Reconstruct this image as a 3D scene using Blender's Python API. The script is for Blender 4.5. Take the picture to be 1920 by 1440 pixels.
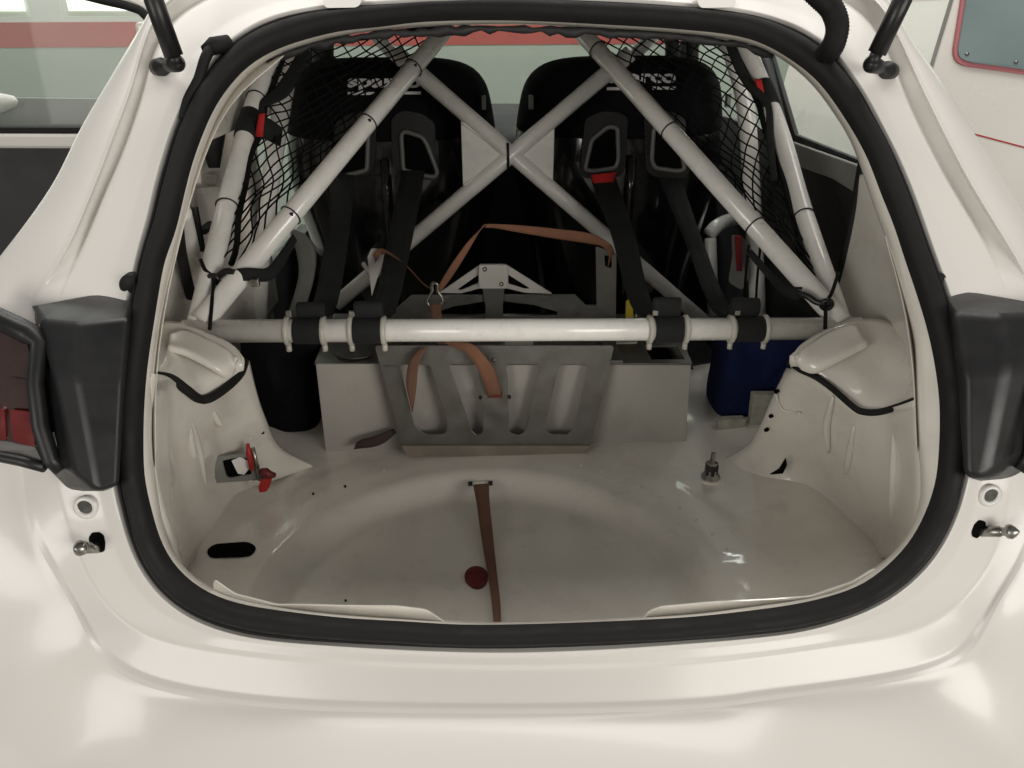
import bpy, bmesh, math, random
import numpy as np
from mathutils import Vector, Matrix, noise
random.seed(7)
for o in list(bpy.data.objects): bpy.data.objects.remove(o)
SC = bpy.context.scene; COL = SC.collection
# ------------------------------------------------------------------ camera
F = 1440.; CAMX = -0.08; CAMZ = 1.42
PITCH = math.radians(25); YAW = math.radians(2.3); ROLL = math.radians(-0.3)
_f = np.array([math.sin(YAW)*math.cos(PITCH), math.cos(YAW)*math.cos(PITCH), -math.sin(PITCH)])
_r = np.array([math.cos(YAW), -math.sin(YAW), 0.]); _u = np.cross(_r, _f)
_c, _s = math.cos(ROLL), math.sin(ROLL)
_r, _u = _c*_r+_s*_u, -_s*_r+_c*_u
CAM = np.array([CAMX, 0, CAMZ])
cd = bpy.data.cameras.new('camera'); cam = bpy.data.objects.new('camera', cd); COL.objects.link(cam)
cd.sensor_width = 36; cd.lens = F/1920*36; cd.clip_start = .02; cd.clip_end = 100
m = Matrix.Identity(4)
for i in range(3): m[i][0], m[i][1], m[i][2], m[i][3] = _r[i], _u[i], -_f[i], CAM[i]
cam.matrix_world = m; SC.camera = cam
SC.render.resolution_x = 1024; SC.render.resolution_y = 768
# ------------------------------------------------------------------ light (indoors: a lit garage, lamps on the ceiling and daylight from the doorway behind)
W = bpy.data.worlds.new('World'); SC.world = W; W.use_nodes = True
W.node_tree.nodes['Background'].inputs[0].default_value = (1.0, .985, .955, 1)
W.node_tree.nodes['Background'].inputs[1].default_value = .14
SC.view_settings.view_transform = 'Standard'; SC.view_settings.look = 'None'
SC.view_settings.exposure = .28; SC.view_settings.gamma = 1; SC.view_settings.use_curve_mapping = False
def area(name, loc, target, sx, sy, power, col):
    l = bpy.data.lights.new(name, 'AREA'); l.shape = 'RECTANGLE'; l.size = sx; l.size_y = sy; l.energy = power; l.color = col
    o = bpy.data.objects.new(name, l); COL.objects.link(o); o.location = loc
    o.rotation_euler = (Vector(target)-Vector(loc)).to_track_quat('-Z', 'Y').to_euler(); return o
area('ceiling_lamp', (0, 1.8, 3.6), (0, 1.2, 0), 4.6, .8, 54, (1, .955, .90))
area('doorway_light', (2.7, -2.6, 1.5), (-.1, 1.1, .75), 2.4, 1.7, 80, (1, .955, .89))
area('side_fill_light', (-2.7, -2.6, 1.5), (.1, 1.1, .75), 2.0, 1.7, 50, (1, .965, .90))  # added fill from the left to brighten the bay walls, not a door
area('ceiling_lamp_front', (0, 4.0, 3.4), (0, 4.6, 0), 6.0, .5, 95, (.95, 1, .95))

# ------------------------------------------------------------------ pixel (1920x1440) to point
def ray(x, y): return _f+_r*((x-960)/F)-_u*((y-720)/F)
def PY(x, y, Y): d = ray(x, y); return CAM+d*(Y/d[1])
def PZ(x, y, Z): d = ray(x, y); return CAM+d*((Z-CAMZ)/d[2])
def PX(x, y, X): d = ray(x, y); return CAM+d*((X-CAMX)/d[0])
def plane3(a, b, c):
    A, B, D = PY(*a), PY(*b), PY(*c); n = np.cross(B-A, D-A); k = n@(A-CAM)
    def fn(x, y, off=0):
        d = ray(x, y); p = CAM+d*(k/(n@d)); return p+np.array([0, off, 0])
    return fn
def planeY(Y): return lambda x, y: PY(x, y, Y)
def planeX(X): return lambda x, y: PX(x, y, X)
PROF = [(.30, .80), (.55, .765), (.70, .77), (.85, .80), (1.0, .86), (1.15, .97), (1.30, 1.10), (1.43, 1.22), (1.6, 1.38)]
def prof(z): return np.interp(z, [p[0] for p in PROF], [p[1] for p in PROF])
def PS(x, y, off=0.):                       # pixel on the tailgate-opening surface of the car
    Y = .85
    for _ in range(25):
        p = PY(x, y, Y); Y = .5*Y+.5*(prof(p[2])+.16*min(abs(p[0]), .7)**2+off)
    return PY(x, y, Y)

# ------------------------------------------------------------------ materials
def mat(name, col, rough=.5, metal=0., coat=0., spec=.5, noise_scale=0., noise_amt=0., bump=0., bump_scale=200., dirt=None, dirt_scale=3., dirt_amt=.4, aniso=0, coat_rough=.06):
    M = bpy.data.materials.new(name); M.use_nodes = True; N = M.node_tree.nodes; L = M.node_tree.links
    b = N['Principled BSDF']; b.inputs['Base Color'].default_value = (*col, 1); b.inputs['Roughness'].default_value = rough
    b.inputs['Metallic'].default_value = metal; b.inputs['Coat Weight'].default_value = coat; b.inputs['Coat Roughness'].default_value = coat_rough
    b.inputs['Specular IOR Level'].default_value = spec
    tc = N.new('ShaderNodeTexCoord'); last = None
    if noise_amt:
        t = N.new('ShaderNodeTexNoise'); t.inputs['Scale'].default_value = noise_scale; t.inputs['Detail'].default_value = 5
        L.new(tc.outputs['Object'], t.inputs['Vector'])
        r = N.new('ShaderNodeMapRange'); r.inputs[1].default_value = .3; r.inputs[2].default_value = .7; r.inputs[3].default_value = 1-noise_amt; r.inputs[4].default_value = 1+noise_amt*.5
        L.new(t.outputs['Fac'], r.inputs[0])
        mx = N.new('ShaderNodeMix'); mx.data_type = 'RGBA'; mx.blend_type = 'MULTIPLY'; mx.inputs[0].default_value = 1
        mx.inputs[6].default_value = (*col, 1); L.new(r.outputs[0], mx.inputs[7]); last = mx.outputs[2]
        r2 = N.new('ShaderNodeMapRange'); r2.inputs[1].default_value = .3; r2.inputs[2].default_value = .7
        r2.inputs[3].default_value = max(.02, rough-.08); r2.inputs[4].default_value = min(1, rough+.1)
        L.new(t.outputs['Fac'], r2.inputs[0]); L.new(r2.outputs[0], b.inputs['Roughness'])
    if dirt:
        t2 = N.new('ShaderNodeTexNoise'); t2.inputs['Scale'].default_value = dirt_scale; t2.inputs['Detail'].default_value = 8; t2.inputs['Roughness'].default_value = .65
        L.new(tc.outputs['Object'], t2.inputs['Vector'])
        r3 = N.new('ShaderNodeMapRange'); r3.inputs[1].default_value = .52; r3.inputs[2].default_value = .72; r3.inputs[3].default_value = 0; r3.inputs[4].default_value = dirt_amt
        L.new(t2.outputs['Fac'], r3.inputs[0])
        m2 = N.new('ShaderNodeMix'); m2.data_type = 'RGBA'; m2.inputs[6].default_value = (*col, 1)
        if last: L.new(last, m2.inputs[6])
        m2.inputs[7].default_value = (*dirt, 1); L.new(r3.outputs[0], m2.inputs[0]); last = m2.outputs[2]
    if last: L.new(last, b.inputs['Base Color'])
    if bump:
        t3 = N.new('ShaderNodeTexNoise'); t3.inputs['Scale'].default_value = bump_scale; t3.inputs['Detail'].default_value = 3
        L.new(tc.outputs['Object'], t3.inputs['Vector'])
        bp = N.new('ShaderNodeBump'); bp.inputs['Strength'].default_value = bump; bp.inputs['Distance'].default_value = .002
        L.new(t3.outputs['Fac'], bp.inputs['Height']); L.new(bp.outputs['Normal'], b.inputs['Normal'])
    return M
def webbing(name, col, rough=.85, scale=260, amt=.35):
    M = mat(name, col, rough, noise_scale=14, noise_amt=.25); N = M.node_tree.nodes; L = M.node_tree.links
    w = N.new('ShaderNodeTexWave'); w.inputs['Scale'].default_value = scale; w.inputs['Distortion'].default_value = .6
    tc = N.new('ShaderNodeTexCoord'); L.new(tc.outputs['Object'], w.inputs['Vector'])
    bp = N.new('ShaderNodeBump'); bp.inputs['Strength'].default_value = amt; bp.inputs['Distance'].default_value = .001
    L.new(w.outputs['Fac'], bp.inputs['Height']); L.new(bp.outputs['Normal'], N['Principled BSDF'].inputs['Normal']); return M
def emit(name, col, strength, col2=None, scale=6):
    M = bpy.data.materials.new(name); M.use_nodes = True; N = M.node_tree.nodes; L = M.node_tree.links
    b = N['Principled BSDF']; b.inputs['Base Color'].default_value = (*col, 1); b.inputs['Emission Strength'].default_value = strength; b.inputs['Emission Color'].default_value = (*col, 1)
    if col2:
        t = N.new('ShaderNodeTexNoise'); t.inputs['Scale'].default_value = scale; t.inputs['Detail'].default_value = 6
        tc = N.new('ShaderNodeTexCoord'); L.new(tc.outputs['Object'], t.inputs['Vector'])
        r = N.new('ShaderNodeValToRGB'); r.color_ramp.elements[0].position = .42; r.color_ramp.elements[1].position = .58
        r.color_ramp.elements[0].color = (*col, 1); r.color_ramp.elements[1].color = (*col2, 1)
        L.new(t.outputs['Fac'], r.inputs[0]); L.new(r.outputs[0], b.inputs['Emission Color'])
    return M
def glass(name, col, alpha=.25, rough=.03):
    M = bpy.data.materials.new(name); M.use_nodes = True; N = M.node_tree.nodes; L = M.node_tree.links
    b = N['Principled BSDF']; b.inputs['Base Color'].default_value = (*col, 1); b.inputs['Roughness'].default_value = rough; b.inputs['Alpha'].default_value = alpha
    return M
PAINT = mat('white_paint', (.77, .746, .706), .36, coat=.38, coat_rough=.13)
BAY = mat('white_bay_paint', (.80, .762, .692), .32, coat=.8, noise_scale=7, noise_amt=.04, bump=.05, bump_scale=22, dirt=(.30, .26, .22), dirt_scale=16, dirt_amt=.16, coat_rough=.08)
BOXM = mat('grey_white_sheet', (.43, .408, .372), .38, coat=.3, noise_scale=9, noise_amt=.06, dirt=(.25, .22, .19), dirt_scale=14, dirt_amt=.3)
CAGEW = mat('cage_white', (.88, .865, .82), .28, coat=.5, noise_scale=12, noise_amt=.06, dirt=(.35, .31, .27), dirt_scale=40, dirt_amt=.14)
RUBBER = mat('black_rubber', (.0075, .0075, .008), .68, spec=.35, noise_scale=30, noise_amt=.3, bump=.15, bump_scale=350)
PLASTIC = mat('black_plastic', (.011, .011, .012), .42, noise_scale=18, noise_amt=.2, bump=.08, bump_scale=700)
GLOSSBLK = mat('gloss_black', (.006, .006, .007), .16, coat=.5, noise_scale=25, noise_amt=.4)
SHELLM = mat('seat_shell', (.008, .008, .009), .16, coat=.6, noise_scale=20, noise_amt=.4, bump=.08, bump_scale=60)
FABRIC = mat('black_fabric', (.006, .006, .007), .95, spec=.15, noise_scale=40, noise_amt=.4, bump=.5, bump_scale=420)
SHEENG = mat('seat_sheen_grey', (.012, .012, .013), .34, noise_scale=15, noise_amt=.3)  # paler than the shell: its glossy reflection put into the colour
TRIMG = mat('trim_grey', (.14, .14, .135), .4)
BELT = webbing('belt_black', (.008, .009, .010))
CORD = mat('net_cord', (.006, .006, .006), .85, spec=.2)
TIE = mat('cable_tie', (.008, .008, .008), .4)
ALU = mat('aluminium', (.19, .185, .172), .36, metal=.7, noise_scale=30, noise_amt=.10)
def brushed(M, amt=.25):
    N = M.node_tree.nodes; L = M.node_tree.links; tc = N.new('ShaderNodeTexCoord'); mp = N.new('ShaderNodeMapping'); mp.inputs['Scale'].default_value = (6, 6, 420)
    t = N.new('ShaderNodeTexNoise'); t.inputs['Scale'].default_value = 3; t.inputs['Detail'].default_value = 4
    L.new(tc.outputs['Object'], mp.inputs['Vector']); L.new(mp.outputs['Vector'], t.inputs['Vector'])
    b = N.new('ShaderNodeBump'); b.inputs['Strength'].default_value = amt; b.inputs['Distance'].default_value = .0012
    L.new(t.outputs['Fac'], b.inputs['Height']); L.new(b.outputs['Normal'], N['Principled BSDF'].inputs['Normal'])
brushed(ALU)
ALUW = mat('aluminium_plate', (.66, .64, .60), .42, metal=.35, noise_scale=20, noise_amt=.08)
STEEL = mat('steel', (.36, .35, .32), .32, metal=1., noise_scale=60, noise_amt=.2)
BOLTM = mat('bolt_grey', (.10, .105, .09), .5, metal=.3, noise_scale=90, noise_amt=.4)
BROWN = mat('lip_edge', (.30, .26, .22), .5, metal=.4, noise_scale=20, noise_amt=.2)
ORANGE = webbing('strap_orange', (.25, .115, .068))
STRAPB = webbing('strap_brown', (.17, .085, .055))
STRAPD = webbing('strap_dark', (.055, .035, .028))
RED = mat('red_plastic', (.42, .022, .018), .45, noise_scale=20, noise_amt=.15)
REDD = mat('red_dark', (.13, .010, .012), .5)
REDTAG = webbing('red_tag', (.55, .02, .02))
COLLAR = mat('collar_grey', (.52, .50, .44), .35, noise_scale=40, noise_amt=.15)
YELLOW = mat('yellow', (.55, .42, .03), .4)
BLUE = mat('blue_fabric', (.008, .013, .055), .9, spec=.2, noise_scale=20, noise_amt=.3, bump=.4, bump_scale=260)
PATCH = mat('patch', (.42, .41, .34), .8, noise_scale=50, noise_amt=.3)
WHITEINK = mat('white_print', (.75, .74, .76), .8)
DARK = mat('dark_trim', (.018, .018, .019), .6, noise_scale=14, noise_amt=.3, bump=.2, bump_scale=300)
DOORCARD = mat('door_card', (.035, .035, .038), .6, noise_scale=14, noise_amt=.2, bump=.2, bump_scale=400)
GREYT = mat('grey_trim', (.22, .22, .20), .5, noise_scale=12, noise_amt=.2)
WALL = mat('wall_green', (.36, .41, .345), .75, noise_scale=2.2, noise_amt=.06, bump=.1, bump_scale=30)
WALLW = mat('wall_white', (.62, .64, .58), .75, noise_scale=2.2, noise_amt=.06)
STRIPE = mat('wall_red', (.42, .075, .06), .65, noise_scale=6, noise_amt=.12)
FLOORM = mat('garage_concrete', (.28, .27, .25), .6, noise_scale=5, noise_amt=.2, bump=.2, bump_scale=40)
DAY = emit('daylight_pane', (.95, 1, .93), 1.6, (.55, .68, .42), 5)
LENSRED = mat('lens_red', (.14, .009, .008), .08, coat=1, noise_scale=30, noise_amt=.2)
LENSDK = mat('lens_dark', (.055, .028, .024), .08, coat=1, noise_scale=30, noise_amt=.2)
LENSCL = mat('lens_smoke', (.16, .15, .14), .1, coat=1)
GLASS = glass('window_glass', (.55, .62, .57), .16)
GLASSV = mat('van_glass', (.22, .29, .29), .12, coat=.6, noise_scale=4, noise_amt=.12)
VANW = mat('van_white', (.78, .755, .70), .32, coat=.3, noise_scale=3, noise_amt=.04)
PINK = mat('seal_pink', (.50, .16, .18), .5)
HOLE = mat('hole_black', (.004, .004, .004), .9, spec=.05)

# ------------------------------------------------------------------ builders
def thing(name, label, cat, loc, group=None, kind=None):
    o = bpy.data.objects.new(name, None); COL.objects.link(o); o.location = [float(v) for v in loc]; o.empty_display_size = .05
    o['label'] = label; o['category'] = cat
    if group: o['group'] = group
    return o
def put(o, parent):
    if parent is None: return
    o.parent = parent
    if parent.type == 'EMPTY': o.matrix_parent_inverse = Matrix.Translation(-parent.location)
def obj(name, verts, faces, material, parent=None, smooth=True, sub=0, solid=0., bevel=0., soff=0., label=None, angle=None):
    me = bpy.data.meshes.new(name); me.from_pydata([tuple(float(c) for c in v) for v in verts], [], faces); me.update()
    bm = bmesh.new(); bm.from_mesh(me); bmesh.ops.remove_doubles(bm, verts=bm.verts, dist=1e-6)
    bmesh.ops.recalc_face_normals(bm, faces=bm.faces); bm.to_mesh(me); bm.free()
    o = bpy.data.objects.new(name, me); COL.objects.link(o); me.materials.append(material)
    for p in me.polygons: p.use_smooth = smooth
    if solid: s = o.modifiers.new('solid', 'SOLIDIFY'); s.thickness = solid; s.offset = soff
    if bevel: b = o.modifiers.new('bevel', 'BEVEL'); b.width = bevel; b.segments = 2; b.limit_method = 'ANGLE'
    if sub: s = o.modifiers.new('sub', 'SUBSURF'); s.levels = sub; s.render_levels = sub; s.boundary_smooth = 'PRESERVE_CORNERS'
    if label: o['label'] = label
    put(o, parent); return o
def tag(o, label, cat, group=None, kind=None):
    o['label'] = label; o['category'] = cat
    if group: o['group'] = group
    if kind: o['kind'] = kind
    return o
def grid(rows, closed_u=False, closed_v=False):
    n = len(rows[0]); V = [p for r in rows for p in r]; Fc = []
    for i in range(len(rows)-(0 if closed_v else 1)):
        for j in range(n-(0 if closed_u else 1)):
            a = i*n+j; b = i*n+(j+1) % n; i2 = (i+1) % len(rows)
            Fc.append((a, b, i2*n+(j+1) % n, i2*n+j))
    return V, Fc
def smoothpath(pts, n=8, closed=False):
    pts = [np.array(p, float) for p in pts]; out = []; m = len(pts)
    for i in range(m if closed else m-1):
        p0 = pts[(i-1) % m] if closed or i > 0 else 2*pts[0]-pts[1]
        p1 = pts[i]; p2 = pts[(i+1) % m]
        p3 = pts[(i+2) % m] if closed or i+2 < m else 2*pts[-1]-pts[-2]
        for k in range(n):
            t = k/n; out.append(.5*((2*p1)+(-p0+p2)*t+(2*p0-5*p1+4*p2-p3)*t*t+(-p0+3*p1-3*p2+p3)*t**3))
    if not closed: out.append(pts[-1])
    return out
def tubegeo(path, r, sides=12, closed=False, caps=True):
    P = [np.array(p, float) for p in path]; n = len(P); rows = []
    t0 = P[-1]-P[0] if not closed else P[1]-P[0]; t0 = t0/np.linalg.norm(t0)
    a = np.array([0, 0, 1.]) if abs(t0[2]) < .9 else np.array([1., 0, 0]); nrm = np.cross(t0, a); nrm /= np.linalg.norm(nrm)
    for i in range(n):
        t = (P[(i+1) % n]-P[i-1]) if closed else (P[min(i+1, n-1)]-P[max(i-1, 0)])
        t /= (np.linalg.norm(t)+1e-12)
        nrm = nrm-t*(nrm@t); nrm /= np.linalg.norm(nrm); bn = np.cross(t, nrm)
        rr = r[i] if hasattr(r, '__len__') else r
        rows.append([P[i]+rr*(math.cos(2*math.pi*k/sides)*nrm+math.sin(2*math.pi*k/sides)*bn) for k in range(sides)])
    V, Fc = grid(rows, closed_u=True, closed_v=closed)
    if caps and not closed:
        Fc.append(tuple(range(sides))[::-1]); Fc.append(tuple(range((n-1)*sides, n*sides)))
    return V, Fc
def tube(name, path, r, material, parent=None, sides=16, closed=False, label=None):
    V, Fc = tubegeo(path, r, sides, closed); return obj(name, V, Fc, material, parent, label=label)
class Multi:
    def __init__(s): s.V = []; s.F = []
    def add(s, g):
        k = len(s.V); s.V += list(g[0]); s.F += [tuple(i+k for i in f) for f in g[1]]; return s
def boxgeo(c, sx, sy, sz, R=None):
    V = []
    for x in (-1, 1):
        for y in (-1, 1):
            for z in (-1, 1):
                v = np.array([x*sx/2, y*sy/2, z*sz/2]); v = R@v if R is not None else v; V.append(np.array(c)+v)
    return V, [(0, 1, 3, 2), (4, 6, 7, 5), (0, 4, 5, 1), (2, 3, 7, 6), (0, 2, 6, 4), (1, 5, 7, 3)]
def box(name, c, sx, sy, sz, material, parent=None, bevel=.003, R=None, label=None):
    return obj(name, *boxgeo(c, sx, sy, sz, R), material, parent, smooth=False, bevel=bevel, label=label)
def plate(name, outline, fn, thick, material, parent=None, holes=(), bevel=.0, rnd=0, label=None, direction=(0, 1, 0)):
    # a sheet cut from a pixel outline, laid on a real plane and given thickness away from the viewer
    cu = bpy.data.curves.new('tmp', 'CURVE'); cu.dimensions = '2D'; cu.fill_mode = 'BOTH'
    for pl in [outline]+list(holes):
        pl = [np.array(p, float) for p in pl]
        if rnd:
            q = []
            for i in range(len(pl)):
                a, b, c = pl[i-1], pl[i], pl[(i+1) % len(pl)]
                d1 = min(rnd, np.linalg.norm(a-b)*.45); d2 = min(rnd, np.linalg.norm(c-b)*.45)
                s1 = b+(a-b)/np.linalg.norm(a-b)*d1; s2 = b+(c-b)/np.linalg.norm(c-b)*d2
                for t in (0, .25, .5, .75, 1): q.append((1-t)**2*s1+2*t*(1-t)*b+t*t*s2)
            pl = q
        sp = cu.splines.new('POLY'); sp.points.add(len(pl)-1); sp.use_cyclic_u = True
        for i, p in enumerate(pl): sp.points[i].co = (p[0]/1000, -p[1]/1000, 0, 1)
    o = bpy.data.objects.new('tmp', cu); COL.objects.link(o)
    dg = bpy.context.evaluated_depsgraph_get(); me = bpy.data.meshes.new_from_object(o.evaluated_get(dg)); bpy.data.objects.remove(o)
    bm = bmesh.new(); bm.from_mesh(me); bmesh.ops.remove_doubles(bm, verts=bm.verts, dist=1e-6)
    for v in bm.verts: p = fn(v.co.x*1000, -v.co.y*1000); v.co = Vector([float(c) for c in p])
    g = bmesh.ops.extrude_face_region(bm, geom=bm.faces[:])
    d = Vector(direction)*thick
    for e in g['geom']:
        if isinstance(e, bmesh.types.BMVert): e.co += d
    bmesh.ops.recalc_face_normals(bm, faces=bm.faces)
    me2 = bpy.data.meshes.new(name); bm.to_mesh(me2); bm.free(); bpy.data.meshes.remove(me); bpy.data.curves.remove(cu)
    ob = bpy.data.objects.new(name, me2); COL.objects.link(ob); me2.materials.append(material)
    if bevel: b = ob.modifiers.new('bevel', 'BEVEL'); b.width = bevel; b.segments = 2; b.limit_method = 'ANGLE'; b.angle_limit = math.radians(50)
    if label: ob['label'] = label
    put(ob, parent); return ob
def ribbon(name, rows, material, parent=None, thick=.0022, n=6, label=None):
    # rows: pairs of 3-D edge points
    A = smoothpath([r[0] for r in rows], n); B = smoothpath([r[1] for r in rows], n)
    R = [[a*(1-t)+b*t for t in (0, .33, .67, 1)] for a, b in zip(A, B)]
    V, Fc = grid(R); return obj(name, V, Fc, material, parent, solid=thick, label=label)
def ring(name, c, axis, r, rt, material, parent=None, n=28, sides=8, tail=None):
    ax = np.array(axis, float); ax /= np.linalg.norm(ax); a = np.cross(ax, [0.12, .3, 1]); a /= np.linalg.norm(a); b = np.cross(ax, a)
    path = [np.array(c)+r*(math.cos(2*math.pi*k/n)*a+math.sin(2*math.pi*k/n)*b) for k in range(n)]
    M = Multi().add(tubegeo(path, rt, sides, True))
    if tail is not None: M.add(boxgeo(np.array(c)+tail*r, .006, .006, .006))
    return obj(name, M.V, M.F, material, parent)
def sstep(a, b, x): t = min(1., max(0., (x-a)/(b-a))); return t*t*(3-2*t)
def lerp(a, b, t): return np.array(a)*(1-t)+np.array(b)*t

# ------------------------------------------------------------------ the setting
def struct(o): o['kind'] = 'structure'; return o
gf = struct(obj('garage_floor', [(-6, -6, 0), (6, -6, 0), (6, 6, 0), (-6, 6, 0)], [(0, 1, 2, 3)], FLOORM, smooth=False))
WY = 5.0; z0, z1 = 1.319, 1.452
gw = bpy.data.objects.new('garage_wall', None); COL.objects.link(gw); gw.location = (0, WY, 0); gw['kind'] = 'structure'
box('lower_wall', (0, WY+.1, z0/2), 12, .2, z0, WALL, gw, bevel=0)
box('red_stripe', (0, WY+.097, (z0+z1)/2), 12, .2, z1-z0, STRIPE, gw, bevel=0)
zs_ = 1.475
box('upper_wall', (0, WY+.1, (z1+zs_)/2), 12, .2, zs_-z1, WALLW, gw, bevel=0)
for xa, xb in ((-5.2, -3.55), (-3.30, -2.62), (-2.45, -.9), (.9, 2.35), (2.52, 2.84), (2.98, 4.6)):
    fr = box('wall_window', ((xa+xb)/2, WY+.06, 2.0), xb-xa, .10, 1.05, WALLW, gw, bevel=.004)
    box('pane', ((xa+xb)/2, WY+.004, 2.0), xb-xa-.08, .02, .98, DAY, fr, bevel=0)
for xa, xb in ((-6, -5.2), (-3.55, -3.30), (-2.62, -2.45), (-.9, .9), (2.35, 2.52), (2.84, 2.98), (4.6, 6)): box('pier', ((xa+xb)/2, WY+.1, 2.0), xb-xa, .2, 1.05, WALLW, gw, bevel=0)

# ------------------------------------------------------------------ the car
car = thing('race_car', 'white stripped race car with its tailgate opening bare and one door open', 'car', (0, 1.3, 0))
O = np.array([1005., 640.]); NT = 288
TH = np.linspace(-math.pi, math.pi, NT, endpoint=False)
class Loop:
    def __init__(s, pts, off=0., sm=1.5):
        a = []
        for p in pts:
            d = np.array(p[:2], float)-O; a.append((math.atan2(d[1], d[0]), math.hypot(*d), p[2] if len(p) > 2 else off))
        a.sort(); t = np.array([q[0] for q in a]); t3 = np.concatenate([t-2*math.pi, t, t+2*math.pi])
        # interpolate in a fine cartesian polyline for straight-ish edges
        X = [O[0]+q[1]*math.cos(q[0]) for q in a]; Yy = [O[1]+q[1]*math.sin(q[0]) for q in a]; Of = [q[2] for q in a]
        fine = smoothpath([np.array([x, y, o]) for x, y, o in zip(X, Yy, Of)], 10, True)
        ang = np.array([math.atan2(p[1]-O[1], p[0]-O[0]) for p in fine]); rr = np.array([math.hypot(p[0]-O[0], p[1]-O[1]) for p in fine]); oo = np.array([p[2] for p in fine])
        k = np.argsort(ang); ang, rr, oo = ang[k], rr[k], oo[k]
        a3 = np.concatenate([ang-2*math.pi, ang, ang+2*math.pi])
        s.r = np.interp(TH, a3, np.tile(rr, 3)); s.o = np.interp(TH, a3, np.tile(oo, 3))
        ker = np.exp(-.5*(np.arange(-6, 7)/sm)**2); ker /= ker.sum()
        s.r = np.convolve(np.concatenate([s.r[-6:], s.r, s.r[:6]]), ker, 'valid'); s.o = np.convolve(np.concatenate([s.o[-6:], s.o, s.o[:6]]), ker, 'valid')
    def mix(s, b, t):
        n = Loop.__new__(Loop); n.r = s.r*(1-t)+b.r*t; n.o = s.o*(1-t)+b.o*t; return n
    def add(s, dr=0, do=0):
        n = Loop.__new__(Loop); n.r = s.r+dr; n.o = s.o+do; return n
    def px(s): return [(O[0]+r*math.cos(t), O[1]+r*math.sin(t)) for r, t in zip(s.r, TH)]
    def pts(s): return [PS(x, y, o) for (x, y), o in zip(s.px(), s.o)]
SO = Loop([(267,480),(255,540),(238,603),(230,667),(223,733),(218,797),(217,847),(222,897),(233,950),(249,1008),(272,1063),(311,1113),(358,1148),(420,1174),(505,1191),(640,1201),(760,1207),(852,1210),(960,1211),(1120,1206),(1280,1196),(1397,1187),(1513,1172),(1630,1133),(1700,1086),(1747,1035),(1785,962),(1803,896),(1812,847),(1813,780),(1810,730),(1800,667),(1787,613),(1770,553),(1743,480),(1713,393),(1690,333),(1667,283),(1640,233),(1617,187),(1587,143),(1567,115),(1523,77),(1480,55),(1400,31),(1280,18),(1120,8),(960,4),(800,10),(700,15),(640,18),(533,35),(473,60),(433,90),(400,127),(370,167),(353,200),(333,240),(317,293),(300,350),(287,413)])
SI = Loop([(308,480),(297,540),(287,603),(277,667),(270,733),(267,797),(267,847),(268,897),(278,938),(296,1008),(323,1059),(369,1102),(428,1129),(505,1144),(640,1160),(760,1167),(852,1173),(960,1173),(1120,1168),(1280,1160),(1397,1148),(1513,1131),(1611,1102),(1661,1067),(1704,1024),(1735,970),(1757,907),(1763,847),(1765,797),(1764,747),(1757,693),(1743,623),(1720,547),(1697,480),(1677,417),(1653,360),(1630,297),(1603,247),(1573,200),(1533,147),(1470,100),(1400,68),(1280,53),(1120,43),(960,36),(800,38),(700,50),(640,55),(567,73),(517,90),(467,118),(430,157),(400,200),(380,247),(360,300),(343,367),(325,443)])
FI = Loop([(308,1000),(298,940),(286,850),(287,740),(295,650),(306,580),(324,500),(342,430),(362,345),(385,275),(415,205),(450,155),(500,112),(560,88),(640,67),(760,52),(960,45),(1120,52),(1280,63),(1400,80),(1470,112),(1525,160),(1565,215),(1595,262),(1616,320),(1638,385),(1662,450),(1682,520),(1702,590),(1716,650),(1716,740),(1722,850),(1728,930),(1713,985),(1678,1035),(1635,1068),(1560,1110),(1390,1136),(1280,1150),(960,1167),(640,1150),(505,1132),(428,1115),(375,1090),(330,1048)], .035)
K1 = SO.add(13, -.008)
K2 = Loop([(112,560,-0.008),(105,640,-0.008),(100,760,-0.008),(104,860,-0.008),(112,920,-0.008),(140,1000,-0.010),(175,1094,-0.012),(249,1172,-0.012),(350,1204,-0.012),(482,1222,-0.012),(640,1236,-0.012),(960,1247,-0.012),(1300,1235,-0.012),(1552,1204,-0.012),(1690,1178,-0.012),(1766,1148,-0.012),(1836,1082,-0.012),(1872,1000,-0.010),(1893,900,-0.008),(1912,760,-0.008),(1912,640,-0.008),(1885,555,-0.008),(1850,467,0.004),(1767,327,0.004),(1710,215,0.004),(1695,180,0.004),(1668,110,0.004),(1610,20,0.004),(1500,-30,0.000),(1350,-45,0.000),(960,-60,0.000),(600,-45,0.000),(420,-15,0.000),(330,35,0.004),(290,95,0.004),(272,170,0.004),(235,280,0.004),(195,370,0.004),(150,480,0.004)])
K3 = Loop([(62,560,-0.006),(30,690,-0.006),(30,800,-0.004),(46,890,0.000),(54,985,-0.014),(97,1070,-0.028),(140,1140,-0.028),(162,1194,-0.040),(190,1238,-0.040),(240,1276,-0.045),(330,1302,-0.045),(467,1323,-0.045),(640,1334,-0.045),(960,1338,-0.045),(1200,1334,-0.045),(1360,1325,-0.045),(1436,1313,-0.045),(1630,1287,-0.045),(1747,1263,-0.040),(1805,1240,-0.040),(1834,1211,-0.040),(1852,1172,-0.040),(1880,1113,-0.028),(1925,1048,-0.028),(1945,960,-0.014),(1965,850,-0.004),(1968,700,-0.006),(1950,560,-0.006),(1907,480,-0.012),(1833,360,-0.012),(1783,267,-0.012),(1728,155,-0.012),(1695,85,-0.012),(1640,-10,-0.012),(1500,-60,-0.012),(1350,-75,-0.012),(960,-90,-0.012),(600,-75,-0.012),(420,-50,-0.012),(305,0,-0.012),(268,80,-0.012),(247,157,-0.012),(215,240,-0.012),(170,360,-0.012),(117,480,-0.012)])
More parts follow.
